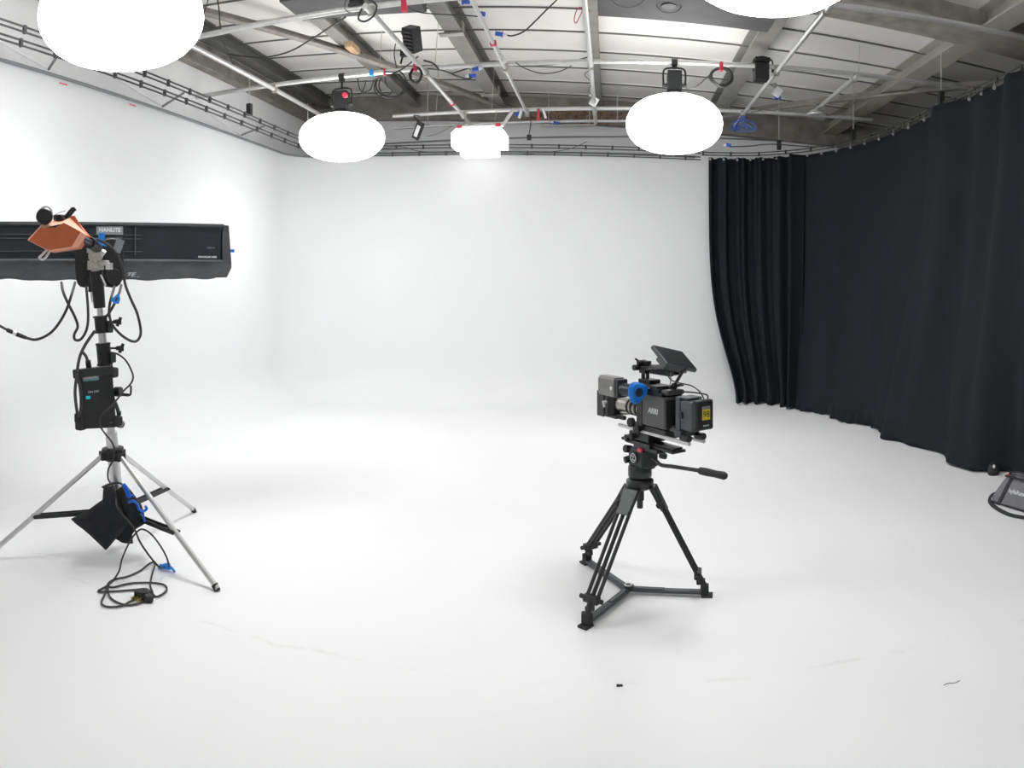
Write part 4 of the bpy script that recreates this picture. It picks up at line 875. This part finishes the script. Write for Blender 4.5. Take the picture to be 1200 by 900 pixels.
t = thing('blue_cable_tie', 'bright blue knotted tie lying by the floor cable', 'tie', G(194, 668))
mb = MB(); q = G(193, 668) + V((0, 0, 0.02)); rr = random.Random(2)
mb.tube([q + V((0.03 * math.cos(a * 1.3), 0.02 * math.sin(a * 2.1), 0.012 * math.sin(a * 1.7))) for a in [k * 0.7 for k in range(16)]], 0.006, n=6, k=4)
mb.tube([q, q + V((0.04, 0, 0.006)), q + V((0.075, -0.01, -0.01))], 0.007, n=6); mb.build('knot', 'bluetape', t)

# ---------------- sandbag
sb = thing('sandbag', 'black saddle sandbag slung round the foot of the lighting stand', 'sandbag', G(122, 648))
def cushion(outline, r0, thick, n=7):       # puffed fabric bag from its outline, thickness along the view depth
    A = [P(x, y, r0) for x, y in outline]; c = sum(A, V()) / len(A); dn = V((c.x, c.y, 0)).normalized(); mb = MB()
    rings = []
    for k in range(n + 1):
        a = -PI / 2 + PI * k / n; sc_ = math.cos(a) ** 0.45 if 0 < k < n else 0.0; dd = math.sin(a) * thick
        rings.append([c + (p - c) * max(sc_, 0.02) + dn * dd + V((0, 0, 0.004 * math.sin(7 * i + k))) for i, p in enumerate(A)])
    m = len(A); vs_ = [p for r_ in rings for p in r_]
    mb.add(vs_, [(k * m + i, k * m + (i + 1) % m, (k + 1) * m + (i + 1) % m, (k + 1) * m + i) for k in range(n) for i in range(m)] + [tuple(range(m)), tuple(range(n * m, (n + 1) * m))]); return mb
def dens(o_, k=3):
    out_ = []
    for i in range(len(o_)):
        a, b = o_[i], o_[(i + 1) % len(o_)]; out_ += [(a[0] + (b[0] - a[0]) * j / k, a[1] + (b[1] - a[1]) * j / k) for j in range(k)]
    return out_
q = cushion(dens([(83, 608), (101, 600), (120, 587), (121, 571), (131, 569), (135, 575), (143, 596), (150, 612), (141, 626), (133, 634), (124, 644), (110, 632), (97, 619)]), 4.22, 0.065).build('pouch', 'cloth', sb, angle=70)
q = cushion(dens([(134, 575), (144, 569), (152, 574), (160, 583), (166, 592), (169, 602), (171, 612), (160, 618), (154, 628), (156, 636), (143, 635), (134, 631), (136, 612), (134, 592)]), 4.28, 0.07).build('pouch', 'cloth', sb, angle=70)
mb = MB(); mb.tube([P(121, 571, 4.25), P(130, 567, 4.32), P(140, 566, 4.36), P(150, 572, 4.33)], 0.014, n=8, k=4, flat=0.4); mb.build('strap', 'webbing', sb)
for i, pts in enumerate(([(143, 568), (147, 573), (150, 582), (152, 581), (149, 572), (145, 567)], [(150, 589), (156, 587), (161, 591), (163, 597), (168, 599), (172, 596), (170, 593)], [(165, 602), (168, 606), (170, 611), (168, 609)], [(151, 577), (153, 580), (158, 581)])):
    mb = MB(); mb.tube([P(x, y, 4.16) for x, y in pts], 0.013 if i < 2 else 0.008, n=8, k=4, flat=0.6); q = mb.build('cord', 'bluecord', sb)
    if i == 0: q['label'] = 'bright blue cord'

# ================================================================== VIDEO CAMERA ON TRIPOD
u_ = V((-0.55, 0.835, 0)).normalized(); v_ = V((u_.y, -u_.x, 0))
O = V((0.18, 3.77, 0)); FR = Matrix((v_, u_, V((0, 0, 1)))).transposed().to_4x4(); FR.translation = O
def K(x, y, z): return FR @ V((x, y, z))
tp = thing('tripod', 'low black two tube tripod with floor spreader and fluid head', 'tripod', (0.09, 3.777, 0))
hub = V((0.095, 3.777, 0.03)); bowl = V((0.155, 3.77, 0.575))
feet = [V((-0.108, 3.41, 0)), V((0.486, 3.71, 0)), V((-0.133, 4.17, 0))]
mb = MB(); mb.lathe([(0.05, -0.03), (0.066, -0.02), (0.072, 0.0), (0.072, 0.016), (0.06, 0.026)], bowl); mb.cyl(bowl + V((0, 0, -0.09)), bowl, 0.022, n=14); mb.cyl(bowl + V((0.0, 0, -0.13)), bowl + V((0, 0, -0.06)), 0.016, n=12)
mb.build('bowl', 'blackmetal', tp, bevel=0.002)
text('sachtler', tp, bowl + V((-0.045, -0.095, -0.035)), (0.98, 0.2, 0), (0, 0, 1), 0.018, 'inkgrey')
for i, f in enumerate(feet):
    d = f - bowl; dh = V((d.x, d.y, 0)).normalized(); side = dh.cross(V((0, 0, 1)))
    top = bowl + dh * 0.07 - V((0, 0, 0.02)); ank = f + V((0, 0, 0.115)) - dh * 0.035
    L = ank - top; ln = L.normalized()
    mb = MB(); up = side
    mb.loft([top + side * s * 0.045 + ln * -0.01 + n_ * 0.018 for s, n_ in ((-1, dh), (1, dh), (1, -dh), (-1, -dh))], [top + side * s * 0.036 + ln * 0.13 + n_ * 0.016 for s, n_ in ((-1, dh), (1, dh), (1, -dh), (-1, -dh))])
    lg = mb.build('leg', 'blackmetal', tp, bevel=0.004)
    for s in (-1, 1):
        mb = MB(); mb.cyl(top + side * s * 0.034 + ln * 0.08, ank + side * s * 0.031, 0.0095, n=12); mb.build('tube', 'blackmetal', lg)
        mb = MB(); 
    mb = MB(); mb.cyl(top + ln * 0.12, ank, 0.010, n=10); mb.build('inner_tube', 'rubber', lg)
    mb = MB(); mb.box(ank, (0.085, 0.035, 0.035), Matrix((side, dh, V((0, 0, 1)))).transposed()); mb.cyl(ank + side * 0.05, ank + side * 0.07, 0.012, n=8); mb.cyl(ank - side * 0.05, ank - side * 0.065, 0.012, n=8)
    mb.cyl(ank, f + V((0, 0, 0.05)), 0.016, n=12); mb.box(f + V((0, 0, 0.075)) - dh * 0.02, (0.028, 0.045, 0.03), Matrix((side, dh, V((0, 0, 1)))).transposed()); mb.build('clamp', 'black', lg, bevel=0.004)
    mb = MB(); mb.box(f + V((0, 0, 0.035)), (0.042, 0.042, 0.05), Matrix((side, dh, V((0, 0, 1)))).transposed()); mb.box(f + V((0, 0, 0.006)) + dh * 0.012, (0.055, 0.06, 0.012), Matrix((side, dh, V((0, 0, 1)))).transposed()); mb.cyl(f + V((0, 0, 0.055)) - side * 0.03, f + V((0, 0, 0.055)) + side * 0.03, 0.01, n=8); mb.build('foot', 'rubber', lg, bevel=0.005)
    kn = top + ln * 0.085 + side * 0.055
    mb = MB(); mb.cyl(top + ln * 0.085, kn, 0.008, n=8); mb.cyl(kn - side * 0.012, kn + side * 0.008, 0.02, n=8); mb.build('knob', 'black', lg, bevel=0.003)
sp_ = MB(); sp_.cyl(hub - V((0, 0, 0.012)), hub + V((0, 0, 0.012)), 0.03, n=20); spd = sp_.build('spreader_hub', 'blackmetal', tp, bevel=0.003)
mb = MB(); mb.tube([hub + V((0.018 * math.cos(a), 0.018 * math.sin(a), 0.014)) for a in [2 * PI * k / 10 for k in range(10)]], 0.004, n=6, k=2, closed=True); mb.build('ring', 'chrome', spd)
for f in feet:
    dh = V((f.x - hub.x, f.y - hub.y, 0)).normalized(); a = hub + dh * 0.02; a.z = 0.022; b = V((f.x, f.y, 0.022)); mb = MB(); mb.bar(a, b - dh * 0.01, 0.038, 0.016); mb.bar(a + V((0, 0, 0.010)), a + (b - a) * 0.45 + V((0, 0, 0.010)), 0.028, 0.005); mb.build('spreader_arm', 'slate', tp, bevel=0.003)
# fluid head
hb = bowl + V((0, 0, 0.03))
mb = MB(); mb.lathe([(0.055, 0), (0.062, 0.01), (0.062, 0.055), (0.056, 0.065)], hb + V((0.0, 0, 0)), n=28); mb.build('pan_base', 'blackmetal', tp)
hc = V((0.168, 3.77, 0.715))
mb = MB(FR); mb.box((-0.01, 0.0, 0.712), (0.105, 0.12, 0.09)); mb.cyl((-0.065, 0.0, 0.715), (0.045, 0.0, 0.715), 0.052, n=24); mb.cyl((0, 0, 0.655), (0, 0, 0.69), 0.058, n=24); mb.build('fluid_head', 'blackmetal', tp, bevel=0.006)
mb = MB(FR); mb.cyl((-0.062, 0.0, 0.715), (-0.073, 0.0, 0.715), 0.033, n=24); md = mb.build('tilt_dial', 'black', tp, bevel=0.002)
mb = MB(FR); mb.tube([(-0.0745, 0.022 * math.cos(a), 0.715 + 0.022 * math.sin(a)) for a in [2 * PI * k / 16 for k in range(16)]], 0.0022, n=5, k=0, closed=True)
mb.tube([(-0.0745, 0.014, 0.724), (-0.0745, -0.004, 0.724), (-0.0745, 0.004, 0.706), (-0.0745, -0.014, 0.706)], 0.0022, n=5, k=4); mb.build('emblem', 'ink', md)
mb = MB(FR); mb.box((-0.066, -0.048, 0.763), (0.012, 0.032, 0.02)); q = mb.build('release_button', 'red', tp, bevel=0.003); q['label'] = 'small red release button'
mb = MB(FR); mb.cyl((-0.03, 0.075, 0.74), (-0.075, 0.075, 0.75), 0.02, n=12); mb.build('lock_lever', 'black', tp, bevel=0.003)
mb = MB(FR); mb.cyl((-0.03, 0.06, 0.70), (-0.08, 0.07, 0.69), 0.018, n=12); mb.build('lock_lever', 'black', tp, bevel=0.003)
mb = MB(FR); mb.cyl((0.06, -0.05, 0.72), (0.095, -0.06, 0.71), 0.016, n=10); mb.build('lock_lever', 'black', tp, bevel=0.003)
mb = MB(); hp = [P(765, 538, 3.66), P(770, 541, 3.6), P(775, 545, 3.56), P(790, 547, 3.5), P(820, 551.5, 3.4)]; mb.tube(hp, 0.0095, n=10, k=5); ph = mb.build('pan_handle', 'blackmetal', tp)
mb = MB(); a, b = P(819, 551.3, 3.4), P(851, 558, 3.3); d = (b - a); mb.lathe([(0.012, 0), (0.017, 0.008), (0.0185, 0.05), (0.0165, d.length * 0.6), (0.0185, d.length - 0.012), (0.013, d.length)], a, d, n=16); mb.build('grip', 'rubber', ph)

# camera body and accessories (local frame: x right, y forward, z up)
vc = thing('video_camera', 'dark grey cinema camera with blue eyecup and tilted monitor on the tripod', 'camera', K(0, 0, 0.78))
def part(mb, name, m, parent=None, bevel=0.0, label=None):
    q = mb.build(name, m, parent or vc, bevel=bevel)
    if label: q['label'] = label
    return q
mb = MB(FR); mb.box((0, -0.065, 0.788), (0.085, 0.44, 0.014)); mb.box((0, -0.065, 0.800), (0.062, 0.42, 0.012)); mb.box((-0.05, -0.02, 0.79), (0.02, 0.2, 0.02)); part(mb, 'dovetail_plate', 'blackmetal', bevel=0.002)
mb = MB(FR); mb.box((0, -0.08, 0.772), (0.12, 0.20, 0.018)); mb.box((0.0, -0.02, 0.825), (0.11, 0.17, 0.04)); mb.box((0.0, 0.0, 0.855), (0.12, 0.05, 0.04)); mb.box((0, -0.12, 0.868), (0.10, 0.24, 0.045)); bp_ = part(mb, 'base_plate', 'blackmetal', bevel=0.004)
mb = MB(FR); mb.cyl((-0.06, 0.01, 0.825), (-0.085, 0.01, 0.825), 0.016, n=10); mb.cyl((-0.06, 0.06, 0.80), (-0.08, 0.06, 0.80), 0.012, n=10); part(mb, 'lock_knob', 'black', bp_, 0.002)
for x in (-0.045, 0.045):
    mb = MB(FR); mb.cyl((x, 0.17, 0.855), (x, -0.42, 0.855), 0.0095, n=14); part(mb, 'rod', 'pipe')
mb = MB(FR); mb.box((0, -0.165, 0.976), (0.14, 0.185, 0.155)); body = part(mb, 'body', 'camgrey', bevel=0.006)
mb = MB(FR); mb.box((0.0, -0.26, 0.972), (0.128, 0.012, 0.14)); mb.box((0.02, -0.275, 0.93), (0.05, 0.02, 0.03)); mb.cyl((-0.03, -0.262, 0.915), (-0.03, -0.278, 0.915), 0.010, n=10); mb.cyl((-0.005, -0.262, 0.913), (-0.005, -0.278, 0.913), 0.008, n=10); part(mb, 'rear_panel', 'black', body, 0.002)
for x in (-0.03, -0.005):
    mb = MB(FR); mb.cyl((x, -0.277, 0.914), (x, -0.281, 0.914), 0.006, n=10); part(mb, 'socket', 'chrome', body)
text('ARRI', body, K(-0.0712, -0.165, 0.978), -u_, (0, 0, 1), 0.038, 'ink', shear=0.15, bold=0.0012)
mb = MB(FR); mb.box((0, -0.05, 0.97), (0.145, 0.05, 0.165)); mb.cyl((0, -0.03, 0.962), (0, 0.0, 0.962), 0.05, n=24); mb.box((-0.06, -0.03, 0.88), (0.03, 0.03, 0.05)); part(mb, 'front_frame', 'black', bevel=0.004)
mb = MB(FR); mb.cyl((-0.06, 0.02, 0.895), (-0.085, 0.02, 0.895), 0.024, n=16); part(mb, 'focus_knob', 'rubber', bevel=0.003)
# lens
lx, lz = 0.0, 0.958
mb = MB(FR); mb.lathe([(0.038, 0), (0.040, 0.01), (0.040, 0.06), (0.041, 0.062), (0.041, 0.10), (0.043, 0.11), (0.043, 0.17), (0.048, 0.185), (0.048, 0.21)], (lx, 0.0, lz), (0, 1, 0), n=28); ls = part(mb, 'lens', 'lens')
for y in (0.025, 0.065, 0.10):
    mb = MB(FR); mb.lathe([(0.041, 0), (0.0445, 0.002), (0.0445, 0.016), (0.041, 0.018)], (lx, y, lz), (0, 1, 0), n=28); part(mb, 'focus_ring', 'rubber', ls)
# matte box
mb = MB(FR); hw, hh = 0.078, 0.068
mb.loft([(lx + sx * 0.055, 0.205, lz + sz * 0.055) for sx, sz in ((-1, -1), (1, -1), (1, 1), (-1, 1))], [(lx + sx * hw, 0.235, lz + sz * hh) for sx, sz in ((-1, -1), (1, -1), (1, 1), (-1, 1))])
mb.box((lx, 0.265, lz), (hw * 2, 0.06, hh * 2)); mb.box((lx - hw - 0.002, 0.30, lz - 0.002), (0.006, 0.07, hh * 2.05)); mb.box((lx + hw + 0.002, 0.30, lz), (0.006, 0.07, hh * 2.05)); mbx = part(mb, 'matte_box', 'black', bevel=0.003)
mb = MB(FR); mb.cyl((lx - hw, 0.245, lz + 0.01), (lx - hw - 0.02, 0.245, lz + 0.01), 0.012, n=10); mb.cyl((lx - hw - 0.018, 0.25, lz + 0.02), (lx - hw - 0.018, 0.235, lz - 0.012), 0.008, n=8); part(mb, 'wing_screw', 'chrome', mbx)
mb = MB(FR); mb.box((lx - 0.05, 0.21, lz - 0.062), (0.05, 0.1, 0.012)); mb.box((lx - 0.05, 0.15, lz - 0.058), (0.02, 0.08, 0.02)); part(mb, 'support_bracket', 'blackmetal', mbx, 0.002)
# viewfinder
mb = MB(FR); ex = -0.155
prof = [(-0.03, -0.048), (0.03, -0.048), (0.034, -0.03), (0.034, 0.042), (0.026, 0.052), (-0.024, 0.052), (-0.034, 0.040), (-0.034, -0.036)]
mb.loft([(ex + a, 0.01, 1.082 + b) for a, b in prof], [(ex + a, 0.15, 1.082 + b) for a, b in prof]); mb.loft([(ex + a, 0.15, 1.082 + b) for a, b in prof], [(ex + a * 0.85, 0.165, 1.082 + b * 0.85) for a, b in prof]); vf = part(mb, 'viewfinder', 'evf', bevel=0.003)
mb = MB(FR); mb.box((ex + 0.004, -0.003, 1.08), (0.062, 0.028, 0.092)); mb.cyl((ex + 0.008, -0.01, 1.076), (ex + 0.026, -0.085, 1.074), 0.034, 0.031, n=22); part(mb, 'viewfinder_tube', 'blackmetal', vf, 0.003)
mb = MB(FR); mb.cyl((ex + 0.03, 0.06, 1.05), (-0.05, 0.02, 1.06), 0.012, n=10); mb.box((-0.085, 0.05, 1.055), (0.06, 0.05, 0.022)); part(mb, 'viewfinder_arm', 'blackmetal', vf, 0.003)
text('ARRI', vf, K(ex - 0.0348, 0.09, 1.083), -u_, (0, 0, 1), 0.012, 'inkgrey')
mb = MB(FR); mb.cyl((ex - 0.033, 0.03, 1.078), (ex - 0.037, 0.03, 1.078), 0.010, n=14); part(mb, 'dioptre_button', 'white', vf)
ec = (ex + 0.032, -0.115, 1.070); rr = random.Random(11)
mb = MB(FR); n = 26; vs_ = []; prof = [(0.022, -0.006), (0.024, -0.012), (0.040, -0.010), (0.050, 0.004), (0.046, 0.022), (0.034, 0.040), (0.028, 0.042)]
wob = [1 + 0.10 * math.sin(3 * 2 * PI * i / n + 0.9) + 0.05 * rr.uniform(-1, 1) for i in range(n)]
for k, (r_, dy) in enumerate(prof):
    for i in range(n):
        a = 2 * PI * i / n; q = r_ * (1 + (wob[i] - 1) * (1 if k >= 2 else 0)); vs_.append(V((ec[0] + 1.12 * q * math.cos(a), ec[1] + dy, ec[2] + q * 1.08 * math.sin(a))))
mb.add(vs_, [(k * n + i, k * n + (i + 1) % n, (k + 1) * n + (i + 1) % n, (k + 1) * n + i) for k in range(len(prof) - 1) for i in range(n)] + [tuple(range((len(prof) - 1) * n, len(prof) * n))])
part(mb, 'eyecup', 'blue', vf, label='bright blue foam eyecup')
mb = MB(FR); mb.cyl((ec[0], ec[1] + 0.03, ec[2]), (ec[0], ec[1] - 0.006, ec[2]), 0.0215, n=20); part(mb, 'eyepiece', 'rubber', vf)
# top plate, handle
mb = MB(FR); mb.box((0, -0.13, 1.062), (0.13, 0.20, 0.02)); mb.box((-0.01, -0.10, 1.085), (0.10, 0.17, 0.03)); mb.box((0.0, -0.04, 1.105), (0.07, 0.10, 0.03)); mb.box((-0.05, -0.18, 1.08), (0.03, 0.05, 0.02)); tpl = part(mb, 'top_plate', 'black', bevel=0.003)
mb = MB(FR); mb.cyl((-0.06, -0.12, 1.088), (-0.068, -0.12, 1.088), 0.006, n=8); part(mb, 'screw', 'chrome', tpl)
mb = MB(FR); mb.box((0, -0.235, 1.075), (0.11, 0.06, 0.025)); part(mb, 'rear_hump', 'camgrey', body, 0.01)
mb = MB(FR)
for x in (-0.014, 0.014): mb.box((x, -0.005, 1.135), (0.012, 0.02, 0.07))
mb.box((0, -0.005, 1.165), (0.045, 0.05, 0.035)); mb.cyl((-0.05, 0.03, 1.175), (0.05, 0.03, 1.175), 0.016, n=12); mb.cyl((-0.03, 0.02, 1.20), (0.02, 0.02, 1.20), 0.014, n=10); mb.box((0.01, 0.0, 1.195), (0.03, 0.05, 0.03)); mb.cyl((-0.02, 0.01, 1.20), (-0.04, 0.03, 1.222), 0.006, n=8); part(mb, 'handle_mount', 'black', bevel=0.002)
mb = MB(FR); mb.box((0, -0.14, 1.172), (0.038, 0.26, 0.024)); mb.box((0, -0.14, 1.160), (0.03, 0.18, 0.02)); part(mb, 'top_handle', 'blackmetal', bevel=0.008)
# battery plate and battery
mb = MB(FR); mb.box((0.0, -0.335, 0.985), (0.10, 0.035, 0.165)); mb.box((0.0, -0.30, 0.90), (0.08, 0.08, 0.02)); mb.box((0.005, -0.36, 1.062), (0.09, 0.08, 0.012)); mb.box((0, -0.345, 0.893), (0.12, 0.05, 0.03)); bpl = part(mb, 'battery_plate', 'slate', bevel=0.004)
mb = MB(FR); mb.cyl((-0.045, -0.36, 0.878), (-0.045, -0.42, 0.878), 0.017, n=14); mb.cyl((0.045, -0.36, 0.878), (0.045, -0.42, 0.878), 0.017, n=14); part(mb, 'rod_clamp', 'blackmetal', bpl, 0.003)
mb = MB(FR); mb.box((0.0, -0.405, 0.984), (0.105, 0.09, 0.138)); bt = part(mb, 'battery', 'slate', bevel=0.006)
mb = MB(FR); mb.box((0.0, -0.462, 0.993), (0.108, 0.035, 0.142)); part(mb, 'battery_cover', 'black', bt, 0.009)
mb = MB(FR); mb.box((0.006, -0.4802, 1.002), (0.048, 0.0015, 0.062)); bs = part(mb, 'sticker', 'yellow', bt, label='yellow battery sticker')
mb = MB(FR); mb.box((0.006, -0.4805, 1.028), (0.048, 0.0015, 0.014)); part(mb, 'sticker_band', 'labelgrey', bs)
text('98', bs, K(0.006, -0.4815, 0.997), v_, (0, 0, 1), 0.042, 'black'); text('bebob', bt, K(0.006, -0.480, 0.945), v_, (0, 0, 1), 0.014, 'ink')
mb = MB(FR); mb.box((-0.057, -0.37, 0.985), (0.012, 0.02, 0.03)); part(mb, 'latch', 'black', bpl, 0.002)
# monitor
mc = P(791, 418.5, 3.55); W = V((0.16, 0.12, -0.0455)); H = V((0.065, -0.117, -0.080)); N = H.cross(W).normalized()
if N.z < 0: N = -N
Wn, Hn = W.normalized(), H.normalized(); RM = Matrix((Wn, -Hn, N)).transposed()
mb = MB(); mb.box(mc - N * 0.011, (W.length, H.length, 0.022), RM); mo = part(mb, 'monitor', 'slate', bevel=0.006)
mb = MB(); mb.box(mc + N * 0.0012, (W.length - 0.012, H.length - 0.012, 0.0025), RM); part(mb, 'screen', 'glass', mo, 0.001)
mb = MB(); mb.box(mc - N * 0.034 - Wn * 0.01 + Hn * 0.02, (W.length * 0.75, H.length * 0.5, 0.026), RM); part(mb, 'monitor_battery', 'camgrey', mo, 0.004)
mb = MB(); a = mc + H * 0.45 + W * 0.12 - N * 0.012; mb.cyl(a, K(0.02, -0.22, 1.10), 0.008, n=10); mb.sph(a, 0.014, n=10, m=6); mb.sph(K(0.02, -0.22, 1.10), 0.018, n=10, m=6); mb.cyl(K(0.0, -0.22, 1.10), K(0.07, -0.23, 1.105), 0.008, n=8); part(mb, 'monitor_arm', 'black')
mb = MB(); mb.cyl(mc + H * 0.3 - W * 0.3 - N * 0.04, K(0, -0.06, 1.18), 0.016, n=10); part(mb, 'monitor_hinge', 'black')
mb = MB(); mb.tube([mc - N * 0.04 + H * 0.3 - W * 0.3, P(785, 444, 3.5), P(797, 449, 3.45), P(810, 452, 3.4), P(820, 459, 3.35), P(825, 469, 3.36), K(0.03, -0.40, 1.062)], 0.0035, n=6, k=5); part(mb, 'monitor_cable', 'cable')
mb = MB(); mb.tube([K(0.02, -0.25, 1.075), K(0.02, -0.30, 1.082), K(0.03, -0.38, 1.085), K(0.045, -0.44, 1.08), K(0.04, -0.45, 1.06)], 0.004, n=6, k=5); part(mb, 'power_cable', 'cable')
mb = MB(); mb.tube([P(786, 437, 3.5), P(786, 446, 3.5), P(784, 454, 3.5)], 0.0025, n=6, k=4); part(mb, 'thin_cable', 'greycable')

# ================================================================== BAG AT THE RIGHT EDGE
bo = G(1165, 600); B0 = V((2.30, 4.06, 0)); 
gA = G(1161, 591); gB = G(1168, 600)
ang = -1.33; bxv = V((math.cos(ang), math.sin(ang), 0)); byv = V((-bxv.y, bxv.x, 0))
base = G(1162, 589); FB = Matrix((bxv, byv, V((0, 0, 1)))).transposed().to_4x4(); FB.translation = base
LB, WB, HB = 0.58, 0.27, 0.21
bg = thing('equipment_bag', 'grey fabric equipment bag with black webbing cut by the right picture edge', 'bag', FB @ V((LB / 2, WB / 2, 0)))
sec = [(0.0, 0.0), (0.01, 0.03), (0.05, HB * 0.75), (0.08, HB), (WB - 0.07, HB), (WB - 0.03, HB * 0.75), (WB, 0.03), (WB, 0.0)]
mb = MB(FB); mb.loft([(0.075 if z > 0.1 else 0.0, y, z) for y, z in sec], [(LB - (0.075 if z > 0.1 else 0), y, z) for y, z in sec]); mb.build('body', 'bag', bg, bevel=0.014, seg=3)
for x in (0.115, LB - 0.12):
    mb = MB(FB); mb.prism([(x - 0.06, -0.004, 0.0), (x - 0.05, 0.004, 0.03), (x, 0.045, HB * 0.75), (x + 0.02, 0.076, HB + 0.004), (x + 0.02, 0.085, HB - 0.004), (x, 0.056, HB * 0.72), (x - 0.05, 0.02, 0.03), (x - 0.06, 0.01, 0.0)], (0.032, 0, 0)); mb.build('strap', 'webbing', bg)
mb = MB(FB); mb.bar((0.085, 0.062, HB * 0.97), (LB - 0.05, 0.062, HB * 0.97), 0.02, 0.012, up=(0, 0, 1)); mb.bar((0.0, -0.004, 0.012), (LB, -0.004, 0.012), 0.014, 0.01, up=(0, 0, 1)); mb.build('piping', 'webbing', bg, bevel=0.003)
mb = MB(FB); mb.tube([(0.0, 0.10, 0.05), (-0.035, 0.06, 0.05), (-0.03, 0.01, 0.025), (0.05, -0.05, 0.012), (0.2, -0.11, 0.012), (0.35, -0.13, 0.012), (0.5, -0.07, 0.012), (LB, 0.0, 0.04)], 0.015, n=8, k=5, flat=0.45); mb.build('shoulder_strap', 'webbing', bg)
mb = MB(FB); mb.tube([(0.09, 0.10, HB), (0.12, 0.09, HB + 0.02), (0.2, 0.085, HB + 0.035), (0.34, 0.085, HB + 0.03), (0.42, 0.09, HB)], 0.012, n=8, k=5, flat=0.5); mb.build('carry_handle', 'webbing', bg)
mb = MB(FB); mb.sph((0.098, 0.078, HB - 0.002), 0.013, (1, 1, 0.7), 10, 6); q = mb.build('button', 'red', bg); q['label'] = 'red round button'
nb = FB.to_3x3() @ V((0, -0.97, 0.25)); upb = FB.to_3x3() @ V((0, 0.28, 0.96))
text('hyllaRunner', bg, FB @ V((0.155, 0.026, 0.115)), bxv, upb, 0.042, 'ink', align='LEFT', bold=0.001)

# scraps on the floor
p = G(726, 804); mb = MB(); mb.prism([p + V((x, y, 0.001)) for x, y in ((-0.013, -0.004), (-0.004, -0.008), (0.004, -0.003), (0.013, -0.005), (0.012, 0.006), (0.0, 0.004), (-0.01, 0.008))], (0, 0, 0.004)); tag(mb.build('tape_scrap', 'rubber'), 'tiny black tape scrap on the white floor in front of the tripod', 'tape scrap')
p = G(1115, 801); mb = MB(); mb.tube([p + V((-0.035, 0.0, 0.002)), p + V((-0.01, 0.004, 0.002)), p + V((0.012, -0.006, 0.002)), p + V((0.04, 0.002, 0.002))], 0.0013, n=5, k=4); tag(mb.build('thread_scrap', 'greycable'), 'tiny loose grey thread on the floor at lower right', 'thread')
